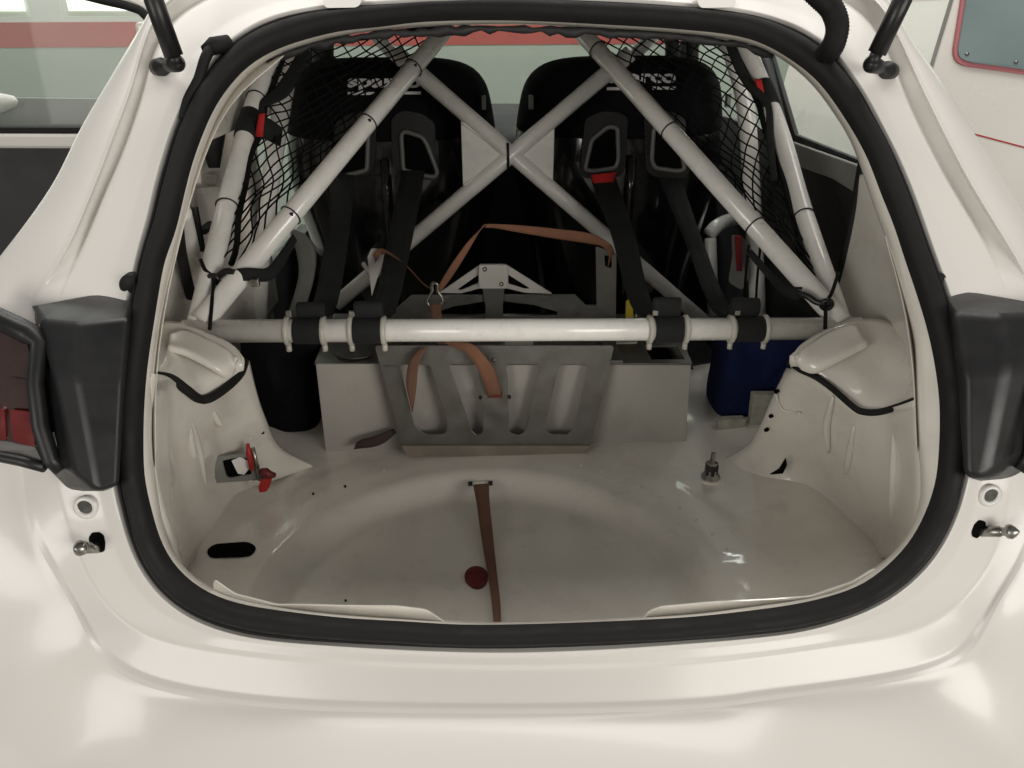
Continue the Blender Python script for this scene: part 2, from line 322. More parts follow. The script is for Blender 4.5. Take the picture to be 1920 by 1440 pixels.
K4 = Loop([(310,-22,.02),(277,30,.02),(213,133,.02),(143,250,.02),(108,327,.02),(60,400,.02),(0,480,.03),(-60,560,.04),(-130,700,.02),(-150,850,-.01),(-140,1000,-.035),(-120,1150,-.055),(-80,1300,-.075),(20,1420,-.085),(200,1490,-.09),(420,1510,-.095),(640,1520,-.10),(960,1525,-.10),(1300,1520,-.10),(1540,1510,-.095),(1740,1480,-.09),(1900,1420,-.085),(2010,1300,-.075),(2060,1150,-.055),(2090,1000,-.035),(2110,850,-.01),(2090,700,.02),(2045,580,.04),(1975,490,.03),(1923,403,.02),(1879,333,.02),(1829,250,.02),(1752,130,.02),(1689,47,.02),(1648,-30,.02),(1500,-90,.02),(1350,-110,.02),(960,-130,.02),(600,-110,.02),(400,-80,.02)])
# seal
A, B = SI.pts(), SO.pts(); rows = []
prf = [(0, -.003), (0, .008), (.06, .014), (.2, .019), (.4, .021), (.58, .018), (.70, .010), (.745, .0035), (.785, .0035), (.82, .008), (.90, .009), (.97, .006), (1.0, -.004), (1.0, -.02)]
for k, (a, b) in enumerate(zip(A, B)):
    nx = np.cross(B[(k+1) % NT]-B[k-1], b-a); nx /= np.linalg.norm(nx)
    if nx[1] > 0: nx = -nx
    rows.append([lerp(a, b, w)+nx*h*(1+.012*math.sin(k*.9)+.02*math.sin(k*.23)) for w, h in prf])
obj('rubber_seal', *grid(rows, closed_v=True), RUBBER, car)
# frame metal: rows with supporting loops near each crease
def ringrows(loops, d=.14):
    L = []
    for i, l in enumerate(loops):
        if i: L.append(loops[i-1].mix(l, 1-d))
        L.append(l)
        if i < len(loops)-1: L.append(l.mix(loops[i+1], d))
    return L
fl = [SO.add(-10, .006), SO.add(2, .006), K1, K1.add(12, .004), K2, K3]
PM = np.array([sstep(-.08, -.28, math.sin(t))*sstep(.30, .55, abs(math.cos(t))) for t in TH])
K2b = K2.mix(K3, .10); K2b.o = K2b.o+.022*PM; K2c = K2.mix(K3, .78); K2c.o = K2c.o+.017*PM; K2d = K2.mix(K3, .90); K2d.o = K2d.o-.002*PM
BM = np.array([sstep(.25, .55, math.sin(t)) for t in TH]); K2b.o = K2b.o+.003*BM; K2c.o = K2c.o+.003*BM; K2d.o = K2d.o+.001*BM
K1b = SO.mix(K2, .62); K1b.o = K1b.o+.006*PM
K1a = K1.mix(K2, .30).add(0, .003)
fl = [SO.add(-10, .006), SO.add(2, .002), K1, K1a, K2, K2b, K2c, K2d, K3]
RF = [l.pts() for l in ringrows(fl)]
K3p = RF[-1]
frm = obj('tailgate_aperture_frame', *grid([list(r) for r in RF], closed_u=True), PAINT, car, sub=1)
from mathutils.bvhtree import BVHTree
_gv, _gf = grid([list(r) for r in RF], closed_u=True)
_bv = BVHTree.FromPolygons([Vector([float(c) for c in v]) for v in _gv], _gf)
def FS(x, y, lift=0.):                       # pixel on the pressed metal of the frame
    d = Vector([float(c) for c in ray(x, y)]).normalized(); h = _bv.ray_cast(Vector([float(c) for c in CAM]), d)
    p = np.array(h[0]) if h[0] is not None else PS(x, y, 0)
    return p-np.array(d)*lift
# outer skin: from K3 round the silhouette, then forward along the flanks and roof
K4p = K4.pts()
for k, ((x, y), t) in enumerate(zip(K4.px(), TH)):
    dlt = abs(math.degrees(t)-90); w_ = 1-sstep(22, 74, dlt)
    if w_ > 0: K4p[k] = lerp(K4p[k], PZ(x, y, .570+.0*(dlt/52)**4), w_)
def flank(p, dx, dy, dz): return np.array([p[0]+dx*(1 if p[0] > 0 else -1), p[1]+dy, p[2]+dz])
rows_out = [K3p, [lerp(a, b, .06) for a, b in zip(K3p, K4p)], [lerp(a, b, .16)+np.array([0, -.003, .002]) for a, b in zip(K3p, K4p)], [lerp(a, b, .5)+np.array([0, -.006, .004]) for a, b in zip(K3p, K4p)], [lerp(a, b, .9)+np.array([0, -.002, .001]) for a, b in zip(K3p, K4p)], K4p]
S1, S2, S3 = [], [], []
for p, t in zip(K4p, TH):
    low = sstep(.10, .55, math.sin(t)); up = max(0, -math.sin(t))
    S1.append(np.array([p[0]*(1+.03*(1-up)), p[1]+.06*(1-low)-.02*low, p[2]-.05*low]))
    S2.append(np.array([p[0]*(1+.05*(1-up)), p[1]+(.30-.15*sstep(1.05, 1.2, p[2]))*(1-low)-.01*low, p[2]-.14*low+.005*up]))
    S3.append(np.array([p[0]*(1+.05*(1-up)), p[1]+(.80-.52*sstep(1.05, 1.2, p[2]))*(1-low)+.06*low, p[2]-.24*low+.01*up]))
rows_out += [S1, S2, S3]
lowm = [math.sin(t) > .30 for t in TH]
def part_rows(rows, keep):
    V, Fc = grid(rows, closed_u=True); n = len(rows[0]); return V, [f for f in Fc if keep(f[0] % n)]
obj('rear_bumper', *part_rows(rows_out, lambda j: lowm[j]), PAINT, car, sub=2)
obj('quarter_panel_and_roof', *part_rows(rows_out, lambda j: not lowm[j]), PAINT, car, sub=2)
# inner return flange of the opening
J = random.Random(3)
f0 = SI.add(6, .004).pts(); f1 = [p+np.array([0, .0, 0]) for p in SI.add(-4, .012).pts()]; f2 = FI.pts(); f3 = FI.add(-3, .055).pts(); f4 = FI.add(14, .075).pts()
obj('inner_flange', *grid([f0, f1, f2, f3, f4], closed_u=True), BAY, car, sub=1)
# ragged black underlayer edge below the roof flange
p = []
for i in range(60):
    x = 500+i*(1450-500)/59; y = np.interp(x, [500, 600, 700, 960, 1280, 1400, 1450], [112, 82, 64, 52, 68, 84, 104])+J.uniform(-2.5, 3.5); p.append(PS(x, y, .06))
tube('roof_edge_trim', p, [.0055+J.uniform(-.0025, .003) for _ in p], DARK, car, sides=8)
# roof sheet forward
yr0 = 1.22
V = []; nx = 13
rowsr = []
for Yv, zc in ((1.27, 1.447), (1.6, 1.475), (2.0, 1.49), (2.4, 1.485), (2.75, 1.45)):
    rowsr.append([np.array([x, Yv, zc-.10*abs(x/.66)**4]) for x in np.linspace(-.66, .66, nx)])
obj('roof_panel', *grid(rowsr), PAINT, car, solid=.012, soff=0, sub=1)
# hinge brackets
for x in (642, 1345):
    h = plate('hinge_bracket', [(x-38, -12), (x+38, -14), (x+34, 8), (x+26, 14), (x-30, 15), (x-36, 8)], lambda a, b: PS(a, b, -.028), .016, PAINT, car, bevel=.003, rnd=5)
# black plugs, holes, locating pins
for (x, y, rr) in ((241, 533, 19), (1762, 527, 16)):
    c = FS(x, y, .002); n = 24
    V = [FS(x, y, .002)+(PY(x+rr*math.cos(k*2*math.pi/n)*.95, y+rr*math.sin(k*2*math.pi/n), c[1])-c) for k in range(n)]
    V2 = [lerp(v, c, -.0)+np.array([0, .012, 0]) for v in V]; Vc = [lerp(v, c, .25)+np.array([0, -.003, .001]) for v in V]
    Fc = [tuple(range(2*n, 3*n))]+[(i, (i+1) % n, n+(i+1) % n, n+i) for i in range(n)]+[(i, (i+1) % n, 2*n+(i+1) % n, 2*n+i) for i in range(n)]
    obj('pillar_plug', V+V2+Vc, Fc, RUBBER, car)
for (x, y, sx) in ((162, 951, 1), (1855, 929, -1)):
    c = FS(x, y, .001)
    bs = ring('drain_boss', c, (0, 1, -.15), .012, .0045, PAINT, car)
    n = 20; V = [c+np.array([.0105*math.cos(k*2*math.pi/n), -.003, .0115*math.sin(k*2*math.pi/n)]) for k in range(n)]+[c+np.array([.0115*math.cos(k*2*math.pi/n), .01, .0115*math.sin(k*2*math.pi/n)]) for k in range(n)]
    obj('bolt_head', V, [tuple(range(n))]+[(i, (i+1) % n, n+(i+1) % n, n+i) for i in range(n)], BOLTM, bs, smooth=False)
for hole, a, b in (([(166, 1008), (172, 999), (186, 998), (194, 1004), (197, 1018), (196, 1033), (188, 1037), (180, 1026), (168, 1022)], (190, 1026), (140, 1028)),
                   ([(1822, 998), (1827, 984), (1836, 975), (1848, 978), (1849, 992), (1840, 1003), (1832, 1010), (1823, 1006)], (1832, 996), (1912, 997))):
    plate('pin_hole', hole, lambda x, y: FS(x, y, .0012), .001, HOLE, car, rnd=3)
    p0 = FS(*a, -.01); p1 = FS(*b, .045)
    path = [lerp(p0, p1, t) for t in (0, .55, .58, .66, .72, .82, .92, 1.0)]
    tube('locating_pin', path, [.0075, .0075, .006, .006, .0095, .0100, .006, .001], STEEL, car, sides=14)
# gas struts
for name_pts in (((283, -40), (288, 0), (326, 105), (331, 118), (304, 125)), ((1702, -40), (1692, 0), (1644, 100), (1634, 120), (1662, 131))):
    a0, a, b, e, ball = name_pts
    gs = tube('gas_strut', [PS(*a0, -.16), PS(*a, -.145), PS(*b, -.075)], .0125, PLASTIC, car, sides=16)
    tube('rod_end', [PS(*b, -.078), PS(b[0]*.5+e[0]*.5, b[1]*.5+e[1]*.5-1, -.072), PS(*e, -.066)], [.0085, .008, .010], PLASTIC, gs)
    c = PS(*e, -.062); q = PS(*ball, -.012)
    tube('ball_stud', [c+(c-q)*.12, c, lerp(c, q, .45), lerp(c, q, .55), lerp(c, q, .85), q, q+(q-c)*.3], [.007, .012, .010, .005, .005, .0125, .0125], PLASTIC, gs)
# wiring conduit and washer hose on the frame
path = smoothpath([PS(1500, -40, -.10), PS(1535, -8, -.10), PS(1560, 18, -.095), PS(1570, 50, -.085), PS(1562, 85, -.06), PS(1545, 105, -.02)], 14)
con = tube('wiring_conduit', path, [.0150+.0012*(k % 2) for k in range(len(path))], RUBBER, car, sides=14)
p = PS(1540, 88, -.01); q = PS(1575, 100, -.012); tube('grommet', [p, lerp(p, q, .2), lerp(p, q, .8), q], [.012, .018, .017, .010], RUBBER, con)
path = smoothpath([PS(418, 78, -.02), PS(396, 92, -.035), PS(384, 112, -.035), PS(372, 150, -.022), PS(352, 190, -.010), PS(345, 225, -.003)], 10)
hs = tube('washer_hose', path, .0075, RUBBER, car, sides=10)
c = PS(410, 86, -.02); tube('hose_clip', [PS(384, 96, -.03), PS(400, 86, -.035), PS(425, 82, -.02), PS(438, 92, -.005)], [.008, .012, .012, .006], RUBBER, hs)

# tail lamps
def lamp(side):
    def Q(x, y, off):
        if side < 0: return PS(x, y, off)
        return PS(x, y, off)
    if side < 0:
        T = dict(tA=(60, 574, -.005), tB=(120, 560, .0), tC=(187, 551, .0), tD=(252, 568, .0), fA=(78, 600, -.075), fB=(143, 606, -.085), fC=(242, 596, -.055),
                 mA=(100, 707, -.085), mB=(145, 712, -.088), mC=(232, 712, -.06), bA=(140, 890, -.075), bB=(184, 925, -.080), bC=(223, 909, -.045), lowA=(92, 880, -.03), lowB=(128, 917, -.03),
                 gA=(74, 640, -.07), gB=(112, 872, -.06))
        lens = [(-70, 600), (0, 622), (52, 645), (62, 720), (72, 842), (40, 846), (-60, 850)]
        lower = [(-70, 855), (10, 862), (80, 870), (86, 882), (60, 874), (0, 866), (-70, 866)]
    else:
        T = dict(tA=(1952, 570, -.005), tB=(1900, 556, .0), tC=(1812, 546, .0), tD=(1768, 562, .0), fA=(1940, 590, -.075), fB=(1880, 592, -.085), fC=(1786, 584, -.055),
                 mA=(1938, 690, -.085), mB=(1890, 693, -.088), mC=(1806, 700, -.06), bA=(1888, 868, -.075), bB=(1847, 904, -.075), bC=(1807, 893, -.045), lowA=(1935, 868, -.03), lowB=(1905, 893, -.03),
                 gA=(1960, 630, -.07), gB=(1920, 855, -.06))
        lens = [(2090, 590), (2000, 612), (1972, 635), (1962, 720), (1950, 830), (2000, 836), (2080, 840)]
        lower = [(2090, 845), (2000, 850), (1945, 858), (1940, 868), (1970, 864), (2000, 856), (2090, 856)]
    P = {k: Q(*v) for k, v in T.items()}
    def onp(a, b, c, key):
        A_, B_, C_ = P[a], P[b], P[c]; n_ = np.cross(B_-A_, C_-A_); d_ = ray(T[key][0], T[key][1]); P[key] = CAM+d_*((n_@(A_-CAM))/(n_@d_))
    onp('fB', 'fC', 'mB', 'mC'); onp('mB', 'mC', 'bB', 'bC'); onp('fB', 'mB', 'fA', 'mA'); onp('mB', 'mA', 'bB', 'bA'); onp('fB', 'fC', 'tC', 'tD'); onp('fA', 'fB', 'tC', 'tA')
    Bk = {k: Q(v[0], v[1], .03) for k, v in T.items()}
    names = list(T); V = [P[k] for k in names]; ix = {k: i for i, k in enumerate(names)}
    extra = ['tD', 'bC', 'bB', 'lowB', 'lowA', 'gA', 'gB', 'tA']
    for k in extra: ix['_'+k] = len(V); V.append(Bk[k])
    fs = [('tA', 'fA', 'fB', 'tC'), ('tC', 'fB', 'fC', 'tD'), ('fA', 'mA', 'mB', 'fB'), ('fB', 'mB', 'mC', 'fC'), ('mA', 'bA', 'bB', 'mB'), ('mB', 'bB', 'bC', 'mC'),
          ('fA', 'gA', 'gB', 'bA', 'mA'), ('tA', '_tA', '_gA', 'gA', 'fA'), ('bA', 'gB', 'lowA', 'lowB', 'bB'), ('gA', '_gA', '_gB', 'gB'), ('lowA', '_lowA', '_lowB', 'lowB'), ('bB', 'lowB', '_lowB', '_bB', '_bC', 'bC'), ('fC', 'mC', 'bC', '_bC', '_tD', 'tD')]
    h = obj('tail_lamp', V, [tuple(ix[k] for k in f) for f in fs], PLASTIC, car, smooth=True, bevel=.011)
    h.modifiers['bevel'].segments = 4; h.modifiers['bevel'].harden_normals = True; h.modifiers['bevel'].angle_limit = math.radians(12)
    fn = lambda x, y: PS(x, y, -.058)
    plate('lens', lens, fn, .05, LENSDK, h, rnd=8)
    sx = -1 if side < 0 else 1
    if side < 0:
        plate('red_reflector', [(18, 768), (58, 772), (66, 838), (24, 828)], lambda x, y: PS(x, y, -.061), .01, LENSRED, h, rnd=5)
        plate('red_reflector', [(-40, 760), (8, 768), (12, 826), (-40, 820)], lambda x, y: PS(x, y, -.061), .01, LENSRED, h, rnd=5)
        plate('smoke_panel', [(14, 708), (54, 712), (57, 764), (18, 762)], lambda x, y: PS(x, y, -.0605), .01, LENSDK, h, rnd=5)
        path = [PS(-70, 570, -.07), PS(-20, 590, -.075), PS(30, 613, -.078), PS(58, 628, -.078), PS(74, 645, -.075), PS(66, 720, -.07), PS(76, 800, -.066), PS(96, 862, -.062), PS(116, 880, -.055)]
        plate('lower_panel', [(-70, 826), (4, 826), (66, 838), (80, 868), (0, 858), (-70, 855)], lambda x, y: PS(x, y, -.0600), .012, LENSCL, h, rnd=3)
        tube('bezel', path, [.014]*4+[.010]*5, PLASTIC, h, sides=10)
        tube('lower_bezel', [PS(-70, 846, -.062), PS(0, 856, -.064), PS(40, 864, -.064), PS(84, 876, -.06)], .007, PLASTIC, h, sides=8)
    else:
        tube('bezel', [PS(2050, 590, -.07), PS(1975, 625, -.078), PS(1962, 640, -.076), PS(1956, 760, -.07), PS(1930, 856, -.062), PS(1908, 880, -.055)], [.012]*2+[.010]*4, PLASTIC, h, sides=10)
lamp(-1); lamp(1)

# ---- load bay: floor with spare-wheel well
FZ = .55
def floorz(x, y):
    d = math.hypot((x+.09)/1.0, (y-1.03)/1.0)
    z = FZ-.042*(1-sstep(.34, .40, d))
    z -= .006*(1-sstep(.17, .20, math.hypot(x+.02, y-.93)))
    z += .003*sstep(.41, .45, d)*(1-sstep(.50, .54, d))*(1 if y > 1.1 else .3)
    z += .012*sstep(.50, .60, abs(x+.02))
    z += .004*noise.noise(Vector((x*5, y*5, .3)))
    return z
rows = []
for t in np.linspace(0, 1, 90):
    row = []
    for x in np.linspace(-.66, .66, 110):
        y0 = .83+.30*x*x; y = y0+(1.95-y0)*t; row.append(np.array([x, y, floorz(x, y)]))
    rows.append(row)
fo = obj('boot_floor', *grid(rows), BAY, car)
def on_floor(x, y, lift=.002):
    z = FZ
    for _ in range(6): q = PZ(x, y, z); z = floorz(q[0], q[1])+lift
    return PZ(x, y, z)
def flat_disc(name, px, py, rx, ry, zoff, material, parent, n=28, h=.006):
    c0 = PZ(px, py, FZ); z = floorz(c0[0], c0[1]); c0 = PZ(px, py, z); z = floorz(c0[0], c0[1])+zoff
    V = [PZ(px+rx*math.cos(2*math.pi*k/n), py+ry*math.sin(2*math.pi*k/n), z) for k in range(n)]
    V2 = [v-np.array([0, 0, h+zoff]) for v in V]
    return obj(name, V+V2, [tuple(range(n))]+[(i, (i+1) % n, n+(i+1) % n, n+i) for i in range(n)], material, parent, smooth=False)
dp = flat_disc('drain_plug', 893, 1080, 22, 19, .004, REDD, fo)
_c = PZ(893, 1080, floorz(*PZ(893, 1080, .50)[:2])+.004)
ring('plug_rim', _c, (0, 0, 1), .0150, .0012, REDD, dp); ring('plug_rim', _c, (0, 0, 1), .0085, .0010, REDD, dp)
flat_disc('paint_mark', 1338, 897, 24, 9, .004, BAY, fo)
pz = FZ+.012
plate('floor_slot', [(386, 1033), (400, 1020), (465, 1015), (483, 1026), (470, 1043), (394, 1046)], on_floor, .001, HOLE, fo, rnd=11, direction=(0, 0, -1))
c = PZ(1332, 897, FZ); stud = tube('threaded_stud', [c+np.array([0, 0, v]) for v in (-.01, .006, .0061, .012, .0121, .038, .0381, .062)], [.020, .020, .016, .016, .0125, .012, .006, .0045], STEEL, fo, sides=18)
tube('nut', [c+np.array([0, 0, v]) for v in (.010, .036)], .014, DARK, stud, sides=6)
for (x, y) in ((647, 911), (587, 925), (648, 1125)): flat_disc('stain', x, y, 2.2, 1.8, .002, HOLE, fo, n=10)
for k in range(26):
    a = math.radians(12+k*6.2); c = np.array([-.09+.455*math.cos(a), 1.03+.455*math.sin(a), 0]); c[2] = floorz(c[0], c[1])
    if abs(c[0]) < .5 and c[1] < 1.45: ring('spot_weld', c+np.array([0, 0, .0004]), (0, 0, 1), .0035, .0007, BAY, fo, n=12, sides=6)
# strap anchor bracket in floor
cA = PZ(901, 911, FZ-.02)
an = box('strap_anchor', cA+np.array([0, .012, .004]), .062, .014, .006, BAY, fo)
for s in (-1, 1): tube('anchor_pin', [cA+np.array([s*.026, .0, .006]), cA+np.array([s*.017, .0, .006])], .005, DARK, an, sides=10)
# rear panel: inner faces below the sill
for pl in ([(400, 1080), (440, 1108), (520, 1128), (570, 1128), (640, 1130), (745, 1131), (800, 1138), (830, 1158), (858, 1176), (620, 1172), (500, 1160), (400, 1130)],
           [(1195, 1170), (1215, 1142), (1240, 1132), (1340, 1123), (1440, 1118), (1520, 1112), (1600, 1085), (1640, 1060), (1665, 1070), (1600, 1120), (1500, 1145), (1300, 1165)]):
    plate('rear_panel_lip', pl, lambda x, y: PS(x, y+7, .030), .003, BAY, car, rnd=8)
rows = []
for off, dz in ((.03, 0), (.05, -.02), (.06, -.2)):
    rows.append([PS(x, np.interp(x, [330, 430, 640, 960, 1280, 1560, 1690], [1075, 1125, 1166, 1182, 1166, 1122, 1050]), off)+np.array([0, 0, dz-.004]) for x in np.linspace(330, 1690, 60)])
obj('rear_panel', *grid(rows), BAY, car, solid=.004)

# ---- wheel arches and suspension towers, given as pixel columns with depths
def surf(cols, n=5):
    C3 = [smoothpath([PY(*p) for p in c], n) for c in cols]
    R3 = [smoothpath([c[i] for c in C3], n) for i in range(len(C3[0]))]
    return grid(R3)
def dep(x, y, z): return PZ(x, y, z)[1]
wl = [
 [(466, 676, 1.29), (480, 735, 1.34), (497, 785, 1.40), (524, 838, 1.46), (590, 876, 1.465)],
 [(448, 690, 1.25), (465, 740, 1.31), (484, 790, 1.37), (510, 842, 1.43), (568, 882, 1.45)],
 [(425, 712, 1.22), (440, 760, 1.29), (452, 800, 1.34), (470, 850, 1.39), (515, 900, 1.40)],
 [(390, 742, 1.16), (402, 790, 1.23), (408, 830, 1.29), (418, 880, 1.34), (450, 925, 1.355)],
 [(345, 728, 1.10), (352, 790, 1.14), (362, 850, 1.19), (380, 920, 1.24), (410, 985, 1.25)],
 [(312, 706, 1.04), (312, 790, 1.07), (318, 860, 1.10), (336, 945, 1.13), (368, 1040, 1.15)],
 [(284, 700, .93), (280, 780, .935), (282, 860, .94), (298, 950, .95), (340, 1075, 1.0)]]
wr = [
 [(1476, 690, 1.29), (1447, 750, 1.34), (1425, 800, 1.40), (1398, 838, 1.45), (1335, 872, 1.45)],
 [(1492, 694, 1.25), (1462, 755, 1.31), (1440, 805, 1.37), (1412, 848, 1.42), (1350, 884, 1.43)],
 [(1530, 708, 1.20), (1505, 775, 1.27), (1490, 820, 1.32), (1470, 868, 1.36), (1420, 905, 1.37)],
 [(1570, 738, 1.15), (1555, 800, 1.21), (1548, 850, 1.26), (1535, 905, 1.30), (1500, 950, 1.30)],
 [(1612, 766, 1.10), (1612, 830, 1.14), (1608, 890, 1.18), (1595, 960, 1.20), (1570, 1010, 1.19)],
 [(1670, 764, 1.04), (1675, 840, 1.06), (1672, 910, 1.08), (1660, 990, 1.10), (1640, 1045, 1.10)],
 [(1722, 748, .94), (1726, 830, .94), (1730, 910, .95), (1722, 975, .96), (1690, 1040, .99)]]
arch = []
for w, sgn in ((wl, -1), (wr, 1)):
    o = obj('wheel_arch', *surf(w), BAY, car, solid=.004, soff=0); arch.append(o)
# folded ridges, weld seam and rivets on the arches
tube('panel_seam', smoothpath([PY(425, 788, 1.335), PY(440, 782, 1.338), PY(452, 784, 1.342), PY(468, 778, 1.35), PY(476, 765, 1.35), PY(480, 745, 1.345)], 6), .0022, BAY, arch[0], sides=6)
tube('panel_seam', smoothpath([PY(1500, 775, 1.26), PY(1488, 773, 1.285), PY(1470, 770, 1.30), PY(1460, 756, 1.305), PY(1455, 740, 1.30)], 6), .0022, BAY, arch[1], sides=6)
for a, k in (((477, 765, 1.358), 0), ((491, 810, 1.395), 0), ((455, 727, 1.30), 0), ((1456, 734, 1.30), 1), ((1446, 780, 1.338), 1), ((1437, 806, 1.36), 1)):
    c = PY(*a); n = np.array([.6 if k == 0 else -.6, -.7, .2]); tube('rivet_hole', [c-n*.006, c+n*.004], .0042, HOLE, arch[k], sides=10)
for k, pts in ((0, [(358, 800, 1.15), (362, 840, 1.175), (368, 862, 1.19)]), (0, [(352, 760, 1.12), (376, 850, 1.215), (388, 920, 1.26)]), (0, [(400, 770, 1.2), (410, 790, 1.225), (418, 800, 1.235)]),
               (1, [(1560, 745, 1.15), (1548, 800, 1.20), (1552, 850, 1.235)]), (1, [(1600, 800, 1.125), (1590, 860, 1.18), (1584, 890, 1.205)]), (1, [(1675, 800, 1.045), (1673, 900, 1.06), (1668, 990, 1.085)])):
    tube('pressed_rib', smoothpath([PY(*q)+np.array([.003*(-1 if k == 0 else 1), .003, 0]) for q in pts], 6), [.0065*math.sin(math.pi*min(1, max(.03, (q_+.3)/12.6)))**.5 for q_ in range(13)], BAY, arch[k], sides=8)
plate('torn_gap', [(1445, 890), (1462, 880), (1474, 860), (1476, 872), (1468, 888)], lambda x, y: PY(x, y, 1.318), .004, HOLE, arch[1])
tl = [[(280.0, 616.0, 1.245), (282.0, 645.0, 1.185), (282.0, 668.0, 1.128), (282.0, 688.0, 1.08), (282.0, 700.0, 1.06)], [(318.0, 603.0, 1.255), (318.0, 640.0, 1.205), (318.0, 672.0, 1.138), (318.0, 697.0, 1.09), (318.0, 710.0, 1.08)], [(360.0, 612.0, 1.265), (362.0, 650.0, 1.215), (362.0, 692.0, 1.158), (358.0, 722.0, 1.11), (356.0, 734.0, 1.1)], [(408.0, 632.0, 1.255), (410.0, 666.0, 1.215), (402.0, 704.0, 1.168), (384.0, 740.0, 1.14), (380.0, 750.0, 1.135)], [(440.0, 650.0, 1.235), (443.0, 676.0, 1.215), (436.0, 700.0, 1.198), (422.0, 722.0, 1.18), (416.0, 732.0, 1.18)], [(456.0, 672.0, 1.215), (458.0, 684.0, 1.215), (455.0, 696.0, 1.218), (450.0, 704.0, 1.22), (446.0, 708.0, 1.22)]]
tr = [[(1482.0, 668.0, 1.205), (1480.0, 678.0, 1.21), (1483.0, 686.0, 1.218), (1486.0, 692.0, 1.22), (1490.0, 696.0, 1.22)], [(1508.0, 642.0, 1.225), (1506.0, 666.0, 1.195), (1515.0, 690.0, 1.188), (1522.0, 702.0, 1.185), (1530.0, 708.0, 1.18)], [(1550.0, 618.0, 1.245), (1548.0, 660.0, 1.195), (1556.0, 700.0, 1.168), (1562.0, 722.0, 1.155), (1566.0, 732.0, 1.15)], [(1598.0, 602.0, 1.255), (1600.0, 645.0, 1.205), (1605.0, 700.0, 1.148), (1606.0, 748.0, 1.11), (1606.0, 764.0, 1.1)], [(1650.0, 600.0, 1.255), (1655.0, 650.0, 1.185), (1660.0, 710.0, 1.128), (1650.0, 754.0, 1.08), (1646.0, 772.0, 1.07)], [(1700.0, 622.0, 1.215), (1708.0, 660.0, 1.145), (1712.0, 710.0, 1.088), (1700.0, 744.0, 1.06), (1696.0, 760.0, 1.04)], [(1738.0, 650.0, 1.115), (1742.0, 680.0, 1.055), (1740.0, 715.0, 1.028), (1735.0, 735.0, 1.01), (1732.0, 746.0, 1.0)]]
for w, edge, pad in ((tl, [(285, 704, 1.05), (320, 710, 1.075), (350, 731, 1.095), (372, 747, 1.12), (392, 747, 1.135), (420, 730, 1.165), (448, 704, 1.21), (459, 678, 1.25)], [(318, 636), (335, 610), (395, 628), (430, 652), (445, 690), (420, 700), (392, 672), (330, 644)]),
                (tr, [(1480, 680, 1.235), (1500, 693, 1.20), (1530, 707, 1.17), (1562, 730, 1.14), (1600, 763, 1.09), (1618, 772, 1.075), (1645, 773, 1.055), (1680, 764, 1.03), (1730, 745, .98)], None)):
    t = obj('suspension_tower', *surf(w, 6), BAY, car, solid=.003, soff=0)
    tube('edge_trim', smoothpath([PY(*p) for p in edge], 8), .0055 if pad is None else .0075, RUBBER, t, sides=10)
# raised brace cover on the towers (folded plate over the tower top)
def brace(pts): return surf(pts, 5)
bl = [[(322.0, 625.0, 1.19), (317.0, 640.0, 1.18), (315.0, 650.0, 1.165), (314.0, 656.0, 1.165)], [(350.0, 620.0, 1.23), (350.0, 646.0, 1.19), (352.0, 660.0, 1.17), (352.0, 668.0, 1.17)], [(395.0, 640.0, 1.215), (396.0, 668.0, 1.18), (398.0, 684.0, 1.165), (398.0, 692.0, 1.165)], [(425.0, 655.0, 1.205), (425.0, 682.0, 1.18), (420.0, 698.0, 1.17), (417.0, 705.0, 1.17)], [(445.0, 672.0, 1.185), (440.0, 690.0, 1.19), (436.0, 700.0, 1.185), (430.0, 708.0, 1.18)]]
obj('tower_brace', *brace(bl), BAY, car, solid=.006)
br = [[(1490.0, 668.0, 1.18), (1494.0, 680.0, 1.185), (1500.0, 688.0, 1.18), (1504.0, 694.0, 1.175)], [(1515.0, 648.0, 1.2), (1522.0, 674.0, 1.17), (1528.0, 690.0, 1.16), (1532.0, 698.0, 1.16)], [(1560.0, 620.0, 1.22), (1568.0, 650.0, 1.18), (1572.0, 668.0, 1.16), (1574.0, 676.0, 1.16)], [(1605.0, 608.0, 1.215), (1618.0, 630.0, 1.195), (1626.0, 640.0, 1.18), (1630.0, 648.0, 1.175)]]
obj('tower_brace', *brace(br), BAY, car, solid=.006)

# ---- inner quarter panels (above the towers, out to the flanks)
def quarter(sgn):
    zs = [.86, .95, 1.05, 1.15, 1.25, 1.34, 1.40] if sgn < 0 else [.86, .92, .98, 1.05, 1.11, 1.165]
    rows = []
    src = FI.pts()
    side = [p for p in src if p[0]*sgn > 0]
    for z in zs:
        k = min(side, key=lambda p: abs(p[2]-z)+(0 if p[2] > .8 else 9))
        p0 = np.array([k[0], k[1]+.005, z])
        X = (.655-.05*sstep(1.1, 1.4, z))*sgn
        rows.append([p0, np.array([lerp(p0[0], X, .45), p0[1]+.12, z]), np.array([X*.985, p0[1]*.4+1.36*.6, z]), np.array([X, 1.42, z]), np.array([X, 1.50, z])])
    return rows
for sgn in (-1, 1):
    o = obj('inner_quarter_panel', *grid(quarter(sgn)), BAY, car, solid=.004, sub=2)
# lower forward part of the side walls
for sgn in (-1, 1):
    rows = [[np.array([sgn*.66, y, z]) for z in (.35, .6, .86, .95)] for y in (1.3, 1.5, 1.6)]
    obj('inner_side_wall', *grid(rows), BAY if sgn < 0 else DARK, car, solid=.004)
